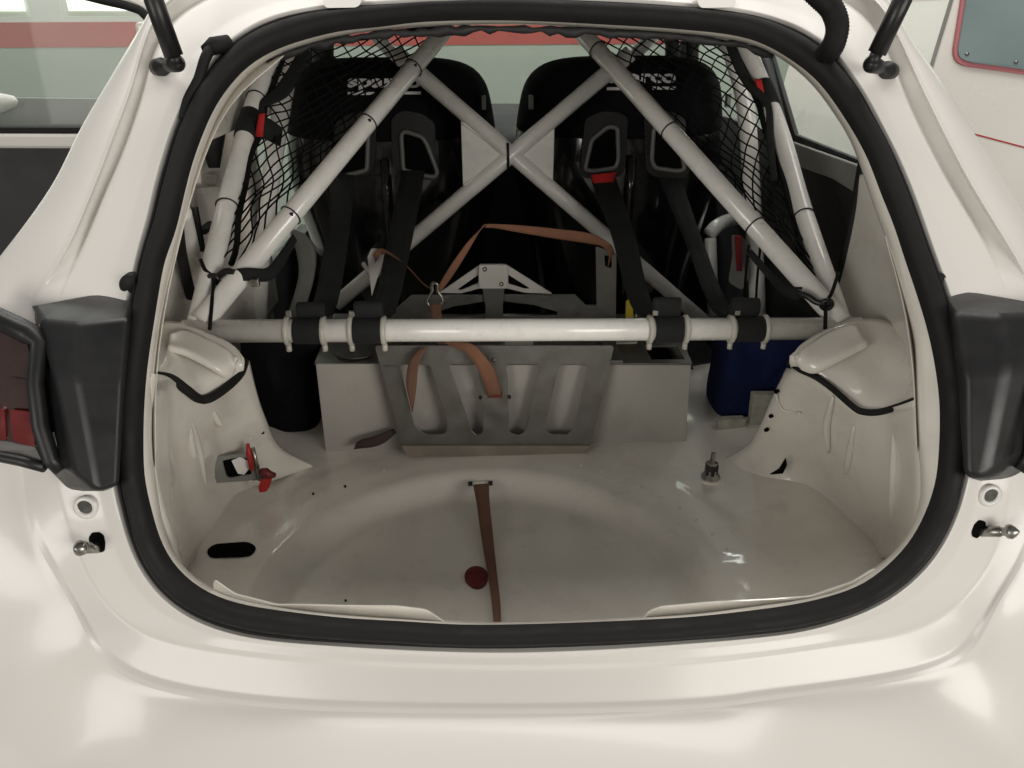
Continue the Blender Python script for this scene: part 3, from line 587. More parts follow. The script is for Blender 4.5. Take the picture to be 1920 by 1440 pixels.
# left B-pillar and side structure
box('pillar_panel', (-.715, 1.83, .80), .02, .75, .92, BAY, car)
box('upper_pillar', (-.61, 1.78, 1.30), .02, .62, .16, BAY, car)
box('pillar_post', (-.71, 2.13, 1.05), .05, .16, .75, BAY, car, bevel=.01)
box('pillar_brace', (-.69, 1.62, 1.18), .03, .09, .5, BAY, car, bevel=.008)
tube('retractor_cover', [PX(404, 180, -.68), PX(400, 230, -.675), PX(398, 280, -.67), PX(402, 315, -.67)], [.028, .03, .022, .012], DARK, car)
pl = plate('latch_bracket', [(375, 322), (414, 320), (412, 350), (388, 352), (378, 345)], planeX(-.655), .025, BAY, car, holes=[[(384, 328), (406, 326), (404, 346), (388, 347)]], rnd=4, direction=(-1, 0, 0))
M = Multi().add(boxgeo(PX(388, 427, -.65), .02, .075, .012)).add(boxgeo(PX(371, 430, -.645), .014, .014, .09)); obj('catch', M.V, M.F, DARK, car, smooth=False, bevel=.003)
tube('quarter_trim', smoothpath([PX(333, 420, -.60), PX(338, 465, -.62), PX(347, 510, -.63), PX(358, 556, -.64)], 6), .010, RUBBER, car, sides=10)
tube('quarter_rail', smoothpath([PX(343, 395, -.605), PX(354, 440, -.63), PX(364, 490, -.645), PX(372, 545, -.65)], 6), .014, CAGEW, car, sides=10)
# right door and side window seen through the bay
dr = bpy.data.objects.new('door', None); COL.objects.link(dr); dr.location = (.74, 2.0, .4); dr.parent = car; dr.matrix_parent_inverse = Matrix.Translation(-car.location)
def kid(o, p=None):
    return o
DR = car
card = plate('door_card', [(1440, 262), (1490, 290), (1640, 350), (1640, 700), (1440, 720)], planeX(.735), .05, DARK, car, direction=(1, 0, 0), bevel=.004)
plate('door_sill_trim', [(1484, 266), (1630, 318), (1640, 385), (1560, 335), (1486, 308)], planeX(.722), .012, GREYT, card, direction=(1, 0, 0), bevel=.003)
win = plate('side_window', [(1426, 85), (1650, 85), (1650, 330), (1480, 262)], planeX(.742), .012, DARK, car, holes=[[(1444, 95), (1640, 95), (1640, 312), (1490, 252)]], direction=(1, 0, 0), bevel=.002)
plate('pane', [(1440, 92), (1644, 92), (1644, 318), (1487, 256)], planeX(.748), .004, GLASS, win, direction=(1, 0, 0))
tube('window_pillar', [PX(1418, 60, .725), PX(1440, 120, .725), PX(1475, 265, .725), PX(1490, 300, .725)], .012, DARK, car)
tube('aperture_seal', smoothpath([PX(1618, 305, .655), PX(1612, 340, .655), PX(1598, 420, .655), PX(1580, 500, .655), PX(1562, 560, .655)], 6), .0095, RUBBER, car, sides=10)
bpy.data.objects.remove(dr)
# cabin: floor, dash, windscreen
box('door_inner', (.765, 2.35, .72), .03, 1.75, .84, DARK, car)
box('sill', (-.76, 2.55, .50), .05, .95, .44, DARK, car)
box('footwell', (0, 3.1, .62), 1.5, .04, .95, DARK, car)
box('cabin_floor', (0, 2.5, .34), 1.5, 1.25, .02, DARK, car)
box('rear_bulkhead', (0, 1.90, .43), 1.36, .02, .22, DARK, car)
rows = []
for y, z in ((2.72, .5), (2.68, .95), (2.72, 1.07), (2.86, 1.12), (3.1, 1.14), (3.35, 1.13)):
    rows.append([np.array([x, y+.12*abs(x)**2, z-.02*abs(x)+(.03*math.exp(-((x+.36)/.18)**2) if 1.0 < z < 1.13 else 0)]) for x in np.linspace(-.70, .70, 25)])
obj('dashboard', *grid(rows), DARK, car, sub=1, solid=.01)
obj('windscreen', *grid([[np.array([x, 3.38+.1*-abs(x)**2*2, 1.12]) for x in np.linspace(-.66, .66, 13)], [np.array([x, 2.74-.06*abs(x)**2*2, 1.45]) for x in np.linspace(-.58, .58, 13)]]), GLASS, car, solid=.004)
for s in (-1, 1): tube('windscreen_pillar', [(s*.70, 3.25, 1.10), (s*.64, 2.75, 1.44)], .035, DARK, car)
# open left front door
dl = plate('open_door', [(-160, 246), (330, 252), (330, 760), (-160, 760)], planeY(2.3), .10, DOORCARD, car, bevel=.01)
plate('door_top_rail', [(-160, 250), (330, 252), (330, 280), (-160, 278)], planeY(2.285), .06, VANW, dl, bevel=.008)
plate('window_seal', [(-160, 238), (330, 240), (330, 251), (-160, 249)], planeY(2.290), .05, RUBBER, dl, bevel=.002)
plate('door_glass', [(-160, 0), (186, 0), (240, 14), (268, 26), (285, 60), (310, 242), (-160, 242)], planeY(2.33), .004, GLASS, dl)
tube('window_frame', smoothpath([PY(120, -18, 2.32), PY(190, 0, 2.32), PY(240, 12, 2.32), PY(270, 27, 2.32), PY(288, 70, 2.32), PY(318, 245, 2.32)], 8), .011, RUBBER, dl)
tube('frame_rail', smoothpath([PY(110, -34, 2.34), PY(195, -14, 2.34), PY(250, 0, 2.34), PY(286, 22, 2.34), PY(305, 70, 2.34), PY(335, 245, 2.34)], 8), .018, VANW, dl)
mir = tube('door_mirror', [PY(-60, 196, 2.48), PY(0, 192, 2.47), PY(26, 190, 2.47), PY(32, 191, 2.47)], [.05, .028, .016, .006], VANW, dl)
plate('door_grey_band', [(-160, 182), (260, 186), (320, 238), (-160, 238)], planeY(2.50), .02, GREYT, dl)  # grey sheet behind the lower part of the door glass

# ------------------------------------------------------------------ roll cage
cage = thing('roll_cage', 'white painted tubular roll cage with crossed diagonals inside the car', 'roll cage', (0, 1.3, .9))
R0 = .0200
def straight(name, pts, r=R0, label=None): return tube(name, smoothpath([PY(*p) for p in pts], 6) if len(pts) > 2 else [PY(*p) for p in pts], r, CAGEW, cage, sides=24, label=label)
barL, barR = PY(345, 621.2, 1.29), PY(1612, 615.8, 1.29)
bar = tube('harness_bar', [barL, barR], .0205, CAGEW, cage, sides=28, label='horizontal cross tube carrying the belts')
def on_bar(x): return lerp(barL, barR, (PY(x, 619, 1.29)[0]-barL[0])/(barR[0]-barL[0]))
a_top, a_bot = (838, 52, 2.0), (378, 604, 1.29)
b_top, b_bot = (1083, 52, 2.0), (1578, 606, 1.29)
c_pts = [(520, 85, 1.95), (492, 150, 1.86), (468, 225, 1.74), (440, 330, 1.60), (410, 450, 1.45), (372, 606, 1.30)]
d_pts = [(1392, 80, 1.97), (1425, 150, 1.88), (1466, 260, 1.73), (1502, 385, 1.57), (1540, 500, 1.42), (1576, 606, 1.31)]
ta = straight('backstay_diagonal', [a_top, a_bot]); tb = straight('backstay_diagonal', [b_top, b_bot])
tc_ = straight('backstay', c_pts, .0195); td = straight('backstay', d_pts, .0195)
def on_line(a, b, x):     # point on the straight tube a-b whose pixel column is x
    A, Bq = PY(*a), PY(*b); lo, hi = 0., 1.
    def col(t): d = lerp(A, Bq, t)-CAM; return 960+F*(d@_r)/(d@_f)
    inc = col(1) > col(0)
    for _ in range(40):
        mid = (lo+hi)/2
        if (col(mid) < x) == inc: lo = mid
        else: hi = mid
    return lerp(A, Bq, lo), (Bq-A)/np.linalg.norm(Bq-A)
# crossed diagonals in the main hoop plane (Y about 2.02), with gusset plates
XY = 2.02
x1 = straight('cross_diagonal', [(740, 98, XY), (1330, 612, XY)]); x2 = straight('cross_diagonal', [(1182, 100, XY), (630, 570, XY)])
gus = dict(planeFn=planeY(XY-.008))
plate('gusset_plate', [(864, 226), (950, 290), (868, 350)], planeY(XY-.006), .012, CAGEW, cage, bevel=.002)
plate('gusset_plate', [(1040, 234), (955, 290), (1037, 346)], planeY(XY-.006), .012, CAGEW, cage, bevel=.002)
straight('main_hoop_leg', [(486, 700, 2.05), (486, 560, 2.05), (500, 400, 2.05), (535, 160, 2.05), (560, 92, 2.05)], .0225)
straight('main_hoop_leg', [(1422, 700, 2.05), (1420, 560, 2.05), (1412, 400, 2.05), (1398, 200, 2.05), (1372, 92, 2.05)], .0225)
straight('main_hoop_top', [(560, 92, 2.05), (600, 40, 2.05), (700, 20, 2.05), (960, 10, 2.05), (1240, 20, 2.05), (1330, 42, 2.05), (1372, 92, 2.05)], .0225)
straight('side_bar', [(1330, 440, 2.3), (1345, 424, 2.32), (1372, 412, 2.4), (1420, 402, 2.5)], .022); straight('side_bar', [(1338, 600, 2.28), (1334, 500, 2.28), (1332, 446, 2.3)], .018)
straight('front_stay', [(700, 60, 2.6), (760, 130, 2.6)], .02); straight('front_stay', [(1235, 60, 2.6), (1180, 110, 2.6)], .02)
for x in (606, 1260, 1297): tube('padded_post', [PY(x, 44, 2.42), PY(x, 140, 2.42)], .030 if x < 700 else .02, DARK, cage, sides=14)
for a, b in (((866, 230), (944, 287)), ((870, 348), (946, 294)), ((1038, 238), (960, 288)), ((1035, 344), (960, 294))): tube('weld_bead', [PY(a[0]+(b[0]-a[0])*t, a[1]+(b[1]-a[1])*t, XY-.008) for t in np.linspace(0, 1, 22)], [.0030+.0008*(k % 2) for k in range(22)], CAGEW, cage, sides=8)
# collars that keep the belts in place
for x in (539, 607, 658, 720, 1218, 1285, 1370, 1433):
    c = on_bar(x); ax = barR-barL; ax = ax/np.linalg.norm(ax)
    path = [c+ax*v for v in (-.0045, -.0045, -.0028, .0028, .0045, .0045)]
    k = tube('belt_collar', path, [.018, .0235, .0265, .0265, .0235, .018], COLLAR, cage, sides=28)
    tube('clamp_lug', [c+np.array([0, -.006, -.024]), c+np.array([0, -.006, -.036])], .005, COLLAR, k, sides=8)
for x in (548, 665, 1228, 1380):
    c = on_bar(x)
    box('collar_bolt', c+np.array([-.002, .0, .032]), .010, .008, .010, STEEL, cage, bevel=.001)
# cable ties
def ties(a, b, xs):
    for x in xs:
        p, d = on_line(a, b, x); ring('cable_tie', p, d+np.array([0, .12, .05]), .0212, .0016, TIE, cage, tail=np.array([.3, -.9, .3]))
ties(a_top, a_bot, (775, 690, 545)); ties(b_top, b_bot, (1120, 1255, 1415))
cpath = smoothpath([PY(*p) for p in c_pts], 6); dpath = smoothpath([PY(*p) for p in d_pts], 6)
def proj(p): d = np.array(p)-CAM; z = d@_f; return 960+F*(d@_r)/z, 720-F*(d@_u)/z
def near(path, y):
    k = min(range(1, len(path)-1), key=lambda i: abs(proj(path[i])[1]-y)); d = path[k+1]-path[k-1]; return path[k], d/np.linalg.norm(d)
for path, ys in ((cpath, (188, 393)), (dpath, (410,))):
    for y in ys:
        p, d = near(path, y); ring('cable_tie', p, d, .0208, .0016, TIE, cage, tail=np.array([.5, -.85, .1]))
tube('cross_tie', [PY(952, 268, XY-.022), PY(953, 316, XY-.022)], .0035, TIE, cage, sides=8)
lo = PY(690, 508, XY); ring('cage_clevis', PY(690, 508, XY-.01), (1, .3, .5), .021, .006, COLLAR, cage)

# ------------------------------------------------------------------ side nets laced between the stays
def net(label, top_in, bot_in, path_out, tiesx, sgn):
    # inner edge along the diagonal stay, outer edge along the curved stay
    inner = [lerp(PY(*top_in), PY(*bot_in), t) for t in np.linspace(0, .84, 40)]
    n2 = len(path_out); outer = [np.array(path_out[int(round(t*(n2-1)))], float) for t in np.linspace(0, .86, 40)]
    # smooth resample of the outer edge
    outer = [lerp(path_out[int(f)], path_out[min(int(f)+1, n2-1)], f-int(f)) for f in np.linspace(0, .86*(n2-1), 40)]
    t = thing('side_net', label, 'net', inner[-1], group='nets laced between the cage stays')
    def S(u, v):      # u along 0..1, v across 0..1
        f = u*39; k = min(int(f), 38); a = lerp(inner[k], inner[k+1], f-k); b = lerp(outer[k], outer[k+1], f-k)
        p = lerp(a, b, v)
        sag = .030*math.sin(math.pi*v)*math.sin(math.pi*min(1, u*1.1))
        q = p+np.array([.012*noise.noise(Vector((u*7, v*4, 1.7+sgn))), sag+.012*noise.noise(Vector((u*6, v*5, 4.2+sgn))), .014*noise.noise(Vector((u*7, v*5, 9.1+sgn)))-sag*.3])
        return q
    M = Multi(); nd = 9
    for k in range(-nd, 2*nd+1):
        for d in (1, -1):
            pts = []
            for s in np.linspace(0, 1, 46):
                v = k/nd+d*s*1.7-(0 if d > 0 else -1.05)*0
                if 0 <= v <= 1: pts.append(S(s, v))
            if len(pts) > 2: M.add(tubegeo(pts, .0018, 5))
    obj('mesh', M.V, M.F, CORD, t)
    tube('inner_rope', [S(u, 0)+np.array([0, .022, -.008]) for u in np.linspace(0, 1, 30)], .0048, CORD, t, sides=8)
    tube('outer_rope', [S(u, 1)+np.array([-.026*sgn, .004, -.004]) for u in np.linspace(0, 1, 30)], .0060, CORD, t, sides=8)
    tube('top_rope', [S(0, v) for v in np.linspace(0, 1, 14)], .006, CORD, t, sides=8)
    return t, S
nl, SL = net('black cord net laced between stays beside the harness with red buckle strap bundle', a_top, a_bot, cpath, 0, -1)
nr, SR = net('black cord net laced between stays in front of the tinted side window', b_top, b_bot, dpath, 0, 1)
nl['label'] = 'black cord net laced to the cage tubes above the black bag'
nr['label'] = 'black cord net laced to the cage tubes above the blue bag'
# webbing details of the nets
ribbon('net_strap', [(PY(566, 78, 1.93), PY(584, 80, 1.93)), (PY(546, 120, 1.9), PY(570, 125, 1.9)), (PY(515, 165, 1.83), PY(542, 178, 1.83)), (PY(488, 188, 1.78), PY(500, 200, 1.78)), (PY(484, 208, 1.75), PY(494, 214, 1.75))], BELT, nl, .003)
def wrap(name, path, y0, y1, r, material, parent):
    k0 = min(range(len(path)), key=lambda i: abs(proj(path[i])[1]-y0)); k1 = min(range(len(path)), key=lambda i: abs(proj(path[i])[1]-y1))
    k0, k1 = min(k0, k1), max(k0, k1)
    pts = [lerp(path[k0], path[max(k1, k0+1)], t) for t in (0, .02, .5, .98, 1)]
    return tube(name, pts, [r-.004, r, r+.0006, r, r-.004], material, parent, sides=24)
cfine = smoothpath([PY(*p) for p in c_pts], 40); dfine = smoothpath([PY(*p) for p in d_pts], 40)
wrap('tube_sleeve', cfine, 214, 258, .0225, BELT, nl)
ribbon('pull_strap', [(PY(470, 216, 1.715), PY(466, 256, 1.71)), (PY(500, 220, 1.71), PY(498, 262, 1.70)), (PY(530, 240, 1.74), PY(525, 275, 1.74))], BELT, nl, .003)
ribbon('red_tab', [(PY(486, 214, 1.700), PY(478, 256, 1.695)), (PY(497, 212, 1.700), PY(493, 257, 1.695))], REDTAG, nl, .003, n=2)
wrap('tube_sleeve', dfine, 158, 205, .0225, BELT, nr)
ribbon('red_tab', [(PY(1414, 147, 1.835), PY(1426, 180, 1.81)), (PY(1428, 150, 1.835), PY(1434, 184, 1.81))], REDTAG, nr, .003, n=2)
ribbon('net_strap', [(PY(1360, 84, 1.96), PY(1378, 84, 1.96)), (PY(1378, 130, 1.9), PY(1398, 130, 1.9)), (PY(1402, 170, 1.83), PY(1418, 160, 1.83)), (PY(1434, 200, 1.78), PY(1446, 194, 1.78)), (PY(1436, 260, 1.72), PY(1450, 258, 1.72)), (PY(1446, 340, 1.62), PY(1458, 338, 1.62))], BELT, nr, .003)
for x in (1398, 1420):
    tube('lacing_cord', smoothpath([PY(x+6, 460, 1.6), PY(x, 520, 1.62), PY(x-4, 592, 1.6)], 5), .0028, CORD, nr, sides=6)
# lower tie-downs: wrap on the diagonal, hook, cord to the tower
def tie_down(parent, wrap_pts, hook, cord, ringc):
    ribbon('tie_strap', [(PY(*a), PY(*b)) for a, b in wrap_pts], BELT, parent, .004)
    tube('hook', smoothpath([PY(*p) for p in hook], 6), .0062, TIE, parent, sides=8)
    tube('tie_cord', smoothpath([PY(*p) for p in cord], 6), .0034, CORD, parent, sides=8)
    ring('eye', PY(*ringc), (0.2, 1, .2), .0085, .0048, TIE, parent)
tie_down(nl, [((430, 505, 1.37), (444, 526, 1.36)), ((465, 502, 1.365), (470, 527, 1.36)), ((500, 502, 1.40), (506, 526, 1.40)), ((520, 480, 1.45), (532, 496, 1.45)), ((548, 440, 1.54), (556, 452, 1.54))],
         [(440, 512, 1.36), (425, 508, 1.36), (412, 516, 1.36), (402, 524, 1.36)], [(376, 486, 1.38), (384, 505, 1.37), (400, 522, 1.36), (398, 560, 1.31), (393, 618, 1.265)], (401, 524, 1.36))
box('cam_buckle', PY(478, 530, 1.355), .016, .01, .014, STEEL, nl, bevel=.002)
tie_down(nr, [((1410, 468, 1.46), (1400, 476, 1.46)), ((1452, 514, 1.40), (1442, 526, 1.40)), ((1478, 536, 1.37), (1468, 552, 1.37)), ((1506, 538, 1.35), (1496, 564, 1.35))],
         [(1496, 548, 1.33), (1515, 556, 1.315), (1530, 566, 1.305), (1548, 570, 1.295)], [(1572, 512, 1.37), (1560, 548, 1.31), (1549, 568, 1.295), (1548, 590, 1.275), (1547, 618, 1.262)], (1550, 571, 1.295))

# ------------------------------------------------------------------ racing seats
def seat(cx, sgn, label, hole_polys, logo):
    t = thing('racing_seat', label, 'seat', (cx, 2.2, .36), group='bucket seats side by side')
    def section(z, w, yc, d, n=44, e1=3.2, e2=2.6):
        out = []
        for k in range(n):
            a = 2*math.pi*k/n; c, s = math.cos(a), math.sin(a)
            x = w*math.copysign(abs(c)**(2/e1), c); y = d*math.copysign(abs(s)**(2/e2), s)
            y += .10*(abs(x)/w)**3*(w/.28)*(1 if y < 0 else 1.0)      # wings sweep forward
            out.append(np.array([cx+x, yc+y, z]))
        return out
    shell = [(.38, .19, 2.30, .10), (.42, .205, 2.30, .12), (.6, .22, 2.28, .125), (.75, .235, 2.265, .125), (.88, .262, 2.25, .12), (.98, .288, 2.24, .12), (1.06, .297, 2.235, .118), (1.12, .285, 2.23, .115), (1.18, .272, 2.228, .112), (1.24, .262, 2.226, .105)]
    rows = [section(s[0], s[1]*1.05, s[2], s[3]) for s in shell]; V, Fc = grid(rows, closed_u=True); n = len(rows[0]); Fc += [tuple(range(n))[::-1], tuple(range((len(rows)-1)*n, len(rows)*n))]
    obj('shell', V, Fc, SHELLM, t, sub=1)
    cov = [(1.135, .283, 2.230, .116), (1.15, .287, 2.229, .120), (1.20, .279, 2.227, .120), (1.25, .271, 2.225, .120), (1.285, .258, 2.224, .118), (1.315, .232, 2.223, .110), (1.333, .195, 2.222, .098), (1.343, .14, 2.222, .075), (1.346, .06, 2.222, .035)]
    rows = [section(s[0], s[1]*1.05, s[2], s[3]) for s in cov]
    V, Fc = grid(rows, closed_u=True); Fc += [tuple(range(n))[::-1], tuple(range((len(rows)-1)*n, len(rows)*n))]
    hc = obj('headrest_cover', V, Fc, FABRIC, t, sub=1)
    yb = 2.098
    for poly, inner in hole_polys:
        plate('panel', poly, planeY(yb+.004), .03, SHEENG, t, bevel=.004, rnd=10)  # added raised patch, coloured to imitate the gloss shell reflecting
        o = plate('harness_slot', inner, planeY(yb-.002), .02, HOLE, t, rnd=5)
        tube('slot_trim', [PY(x, y, yb-.002) for x, y in smoothpath2(inner)], .0062, TRIMG, o, sides=8, closed=True)
    # printed name
    x0, y0, x1_, y1_ = logo
    cu = bpy.data.curves.new('t', 'FONT'); cu.body = 'sparco'; cu.size = 1; cu.offset = .034; cu.space_character = 1.02; cu.extrude = 0
    o = bpy.data.objects.new('t', cu); COL.objects.link(o); dg = bpy.context.evaluated_depsgraph_get(); me = bpy.data.meshes.new_from_object(o.evaluated_get(dg)); bpy.data.objects.remove(o)
    xs = [v.co.x for v in me.vertices]; ys = [v.co.y for v in me.vertices]; mnx, mxx, mny, mxy = min(xs), max(xs), min(ys), max(ys)
    V = []
    for v in me.vertices:
        u = (v.co.x-mnx)/(mxx-mnx); w_ = (v.co.y-mny)/(mxy-mny); V.append(PY(x0+u*(x1_-x0), y1_+(y0-y1_)*w_, 2.1035))
    obj('printed_name', V, [tuple(p.vertices) for p in me.polygons], WHITEINK, hc, smooth=False, solid=.001)
    plate('name_underline', [(x0, y1_+.5), (x0+(x1_-x0)*.36, y1_+.5), (x0+(x1_-x0)*.36, y1_+6), (x0, y1_+6)], planeY(2.1032), .001, WHITEINK, hc)
    plate('name_underline', [(x1_-(x1_-x0)*.34, y1_-.5), (x1_, y1_-.5), (x1_, y1_+5), (x1_-(x1_-x0)*.34, y1_+5)], planeY(2.1032), .001, WHITEINK, hc)
    # piping over the cover and centre spine of the shell
    tube('spine', [np.array([cx, 2.10+(.02 if z < .9 else 0), z]) for z in (.5, .8, 1.0, 1.1)], .012, SHELLM, t)
    for s in (-1, 1):
        tube('side_mount', [np.array([cx+s*.20, 2.3, .34]), np.array([cx+s*.21, 2.3, .55])], .015, DARK, t)
        plate_c = np.array([cx+s*.262, 2.185, 1.235]); box('label_patch', plate_c+np.array([s*.004, -.01, 0]), .012, .02, .035, TRIMG, t, bevel=.002)
    return t
def smoothpath2(poly):
    pl = [np.array(p, float) for p in poly]; q = []
    for i in range(len(pl)):
        a, b, c = pl[i-1], pl[i], pl[(i+1) % len(pl)]
        d1 = min(7, np.linalg.norm(a-b)*.4); d2 = min(7, np.linalg.norm(c-b)*.4)
        s1 = b+(a-b)/np.linalg.norm(a-b)*d1; s2 = b+(c-b)/np.linalg.norm(c-b)*d2
        for t in (0, .25, .5, .75, 1): q.append((1-t)**2*s1+2*t*(1-t)*b+t*t*s2)
    return q
hl = [([(733, 222), (752, 207), (790, 212), (815, 230), (818, 300), (822, 340), (745, 330), (735, 300)], [(752, 252), (760, 246), (792, 257), (800, 270), (820, 322), (816, 332), (800, 330), (756, 319)]),
      ([(705, 222), (690, 208), (655, 212), (628, 230), (622, 300), (620, 340), (692, 330), (703, 300)], [(690, 252), (682, 246), (652, 257), (644, 270), (624, 322), (628, 332), (644, 330), (688, 319)])]
hr = [([(1098, 222), (1130, 208), (1166, 212), (1178, 222), (1172, 320), (1160, 332), (1095, 335), (1088, 320)], [(1097, 318), (1110, 262), (1141, 237), (1158, 240), (1160, 300), (1154, 315), (1112, 321)]),
      ([(1208, 222), (1222, 210), (1255, 208), (1285, 222), (1294, 320), (1284, 335), (1225, 332), (1212, 318)], [(1284, 318), (1274, 262), (1244, 237), (1226, 240), (1222, 300), (1228, 315), (1270, 321)])]
cxl = PY(715, 200, 2.12)[0]; cxr = PY(1188, 200, 2.12)[0]
seat(cxl, -1, 'black bucket seat behind the belts without any red tag', hl, (652, 147, 789, 172))
seat(cxr, 1, 'black bucket seat behind the belt that ends in a red tag', hr, (1138, 138, 1267, 163))

# ------------------------------------------------------------------ shoulder belts
def belt(label, bx, rows, roll, redend=None):
    c = on_bar(bx); t = thing('shoulder_belt', label, 'seat belt', c, group='shoulder belts looped round the harness bar')
    ax = barR-barL; ax = ax/np.linalg.norm(ax); hw = .0255
    path = [c+ax*v for v in (-hw, -hw, -hw*.9, hw*.9, hw, hw)]
    tube('bar_loop', path, [.020, .0232, .0238, .0238, .0232, .020], BELT, t, sides=30)
    first = (c+np.array([-hw, .018, .014]), c+np.array([hw, .018, .014]))
    R = [first]+[(PY(a, y, Y), PY(b, y2, Y)) for a, y, b, y2, Y in rows]
    ribbon('webbing', R, BELT, t, .003, n=8)
    # folded slack sitting on the bar
    x0, x1_, y0, y1_ = roll; M = Multi()
    a0, b0 = PY(x0, (y0+y1_)/2, 1.295), PY(x1_, (y0+y1_)/2, 1.295); hh = (y1_-y0)/2/1080
    prof_ = [(0, -1.1), (.6, -1.0), (1, -.4), (1, .45), (.6, .95), (0, 1), (-.6, .9), (-.9, .3), (-.8, -.6), (-.4, -1.0)]
    rows_ = [[lerp(a0, b0, s)+np.array([0, .011*u, hh*v*k]) for u, v in prof_] for s, k in ((0, .9), (.03, 1.), (.5, 1.03), (.97, 1.), (1, .9))]
    V, Fc = grid(rows_, closed_u=True); n = len(prof_); Fc += [tuple(range(n))[::-1], tuple(range(4*n, 5*n))]
    obj('folded_slack', V, Fc, BELT, t, sub=1)
    if redend is not None: ribbon('red_end', [(PY(*redend[0]), PY(*redend[1])), (PY(*redend[2]), PY(*redend[3]))], REDTAG, t, .003, n=2)
    return t
belt('black shoulder belt looped on the bar above the black bag', 579, [(586, 570, 632, 570, 1.40), (607, 470, 650, 472, 1.72), (632, 332, 666, 336, 2.075), (640, 300, 668, 304, 2.12)], (556, 608, 566, 596))
belt('black shoulder belt looped on the bar beside the aluminium frame with metal ring', 690, [(700, 572, 744, 575, 1.40), (722, 470, 768, 474, 1.72), (752, 326, 795, 330, 2.075), (758, 300, 792, 302, 2.12)], (663, 718, 564, 597))
belt('black shoulder belt with a red end through the seat slot', 1252, [(1182, 570, 1222, 566, 1.40), (1146, 440, 1190, 440, 1.75), (1110, 342, 1156, 338, 2.075), (1108, 316, 1150, 312, 2.12)], (1224, 1277, 556, 594), ((1108, 328, 2.07), (1114, 348, 2.065), (1156, 322, 2.07), (1150, 342, 2.065)))
belt('black shoulder belt looped on the bar above the blue bag', 1403, [(1330, 572, 1366, 570, 1.42), (1284, 450, 1316, 448, 1.78), (1240, 345, 1280, 345, 2.075), (1238, 318, 1272, 318, 2.12)], (1370, 1424, 557, 594))

# ------------------------------------------------------------------ white equipment box with aluminium lid
BY = 1.531
bx = thing('equipment_box', 'low white box with an aluminium lid behind the slatted frame', 'box', (0, 1.68, FZ))
plate('front_panel', [(592, 683), (1296, 681), (1284, 850), (611, 850)], planeY(BY), .006, BOXM, bx, bevel=.001)
tz = PY(945, 682, BY)[2]
pL, pR = PY(589, 680, BY-.004), PY(1298, 680, BY-.004)
plate('lid', [(589, 681), (1298, 681), (1262, 588), (626, 588)], lambda x, y: PZ(x, y, tz+.004), .005, ALU, bx, holes=[[(1222, 674), (1284, 673), (1268, 648), (1208, 648)]], direction=(0, 0, -1), bevel=.001)
box('side_panel', (pL[0]+.006, BY+.155, (tz+FZ)/2-.004), .005, .30, tz-FZ, BOXM, bx, bevel=0); box('side_panel', (pR[0]-.006, BY+.155, (tz+FZ)/2-.004), .005, .30, tz-FZ, BOXM, bx, bevel=0)
plate('hatch_recess', [(1200, 690), (1300, 690), (1280, 640), (1200, 640)], lambda x, y: PZ(x, y, tz-.05), .004, DARK, bx, direction=(0, 0, -1))
plate('lid_tab', [(626, 655), (700, 655), (695, 668), (660, 672), (632, 668)], lambda x, y: PZ(x, y, tz+.010), .003, ALU, bx, direction=(0, 0, -1), rnd=8)
plate('corner_plate', [(944, 632), (1000, 632), (999, 646), (985, 654), (950, 655)], lambda x, y: PZ(x, y, tz+.03), .004, ALUW, bx, rnd=5, direction=(0, 0, -1))
plate('lid_tab', [(1155, 636), (1196, 636), (1194, 642), (1156, 643)], lambda x, y: PZ(x, y, tz+.02), .003, ALUW, bx, direction=(0, 0, -1))

# ------------------------------------------------------------------ aluminium carrier frame
cr = thing('carrier_frame', 'aluminium slatted carrier frame standing on the white boot floor', 'carrier', (0, 1.5, FZ))
fn = plane3((705, 655, 1.505), (1150, 655, 1.505), (930, 836, 1.485))
plate('slatted_panel', [(702, 648), (1152, 648), (1142, 690), (1106, 838), (754, 838), (728, 740)], fn, .004, ALU, cr, holes=[
    [(748, 684), (806, 684), (822, 740), (840, 800), (834, 815), (796, 815), (778, 800)],
    [(842, 683), (896, 683), (902, 740), (906, 810), (896, 818), (884, 808), (862, 740)],
    [(948, 683), (1012, 683), (1000, 740), (986, 808), (975, 817), (954, 812), (952, 710)],
    [(1049, 683), (1103, 683), (1090, 745), (1078, 800), (1066, 815), (1030, 815), (1022, 800), (1036, 740)]], rnd=8, bevel=.0008)
yb = fn(930, 836)[1]
lipp = plate('folded_lip', [(752, 836), (1106, 836), (1099, 854), (764, 856)], planeY(yb-.006), .006, BROWN, cr, bevel=.002, rnd=4)
for x, y in ((926, 675), (901, 745), (955, 744)): tube('rivet', [fn(x, y, -.003), fn(x, y, .002)], .004, STEEL if y < 700 else DARK, cr, sides=10)
plate('strap_slot', [(914, 735), (941, 734), (942, 745), (914, 746)], lambda x, y: fn(x, y, -.0012), .001, REDD, cr)
TY = 1.73
tb_ = plate('top_bracket', [(824, 549), (898, 498), (952, 498), (1036, 551), (985, 549), (951, 541), (898, 541), (865, 550)], planeY(TY), .005, ALUW, cr, holes=[[(856, 544), (897, 515), (897, 531), (866, 544)], [(953, 515), (994, 541), (985, 542), (953, 532)]], bevel=.0012, rnd=3)
cp = plate('centre_plate', [(898, 497), (951, 497), (951, 541), (898, 541)], planeY(TY-.012), .010, ALUW, tb_, bevel=.002, rnd=3)
for x, y in ((909, 505), (940, 533)): ring('screw', PY(x, y, TY-.013), (0, 1, 0), .0042, .0012, DARK, tb_, n=14, sides=6)
plate('stem', [(904, 540), (946, 540), (943, 575), (943, 606), (909, 606), (910, 575)], planeY(TY-.004), .004, ALU, cr, bevel=.001)
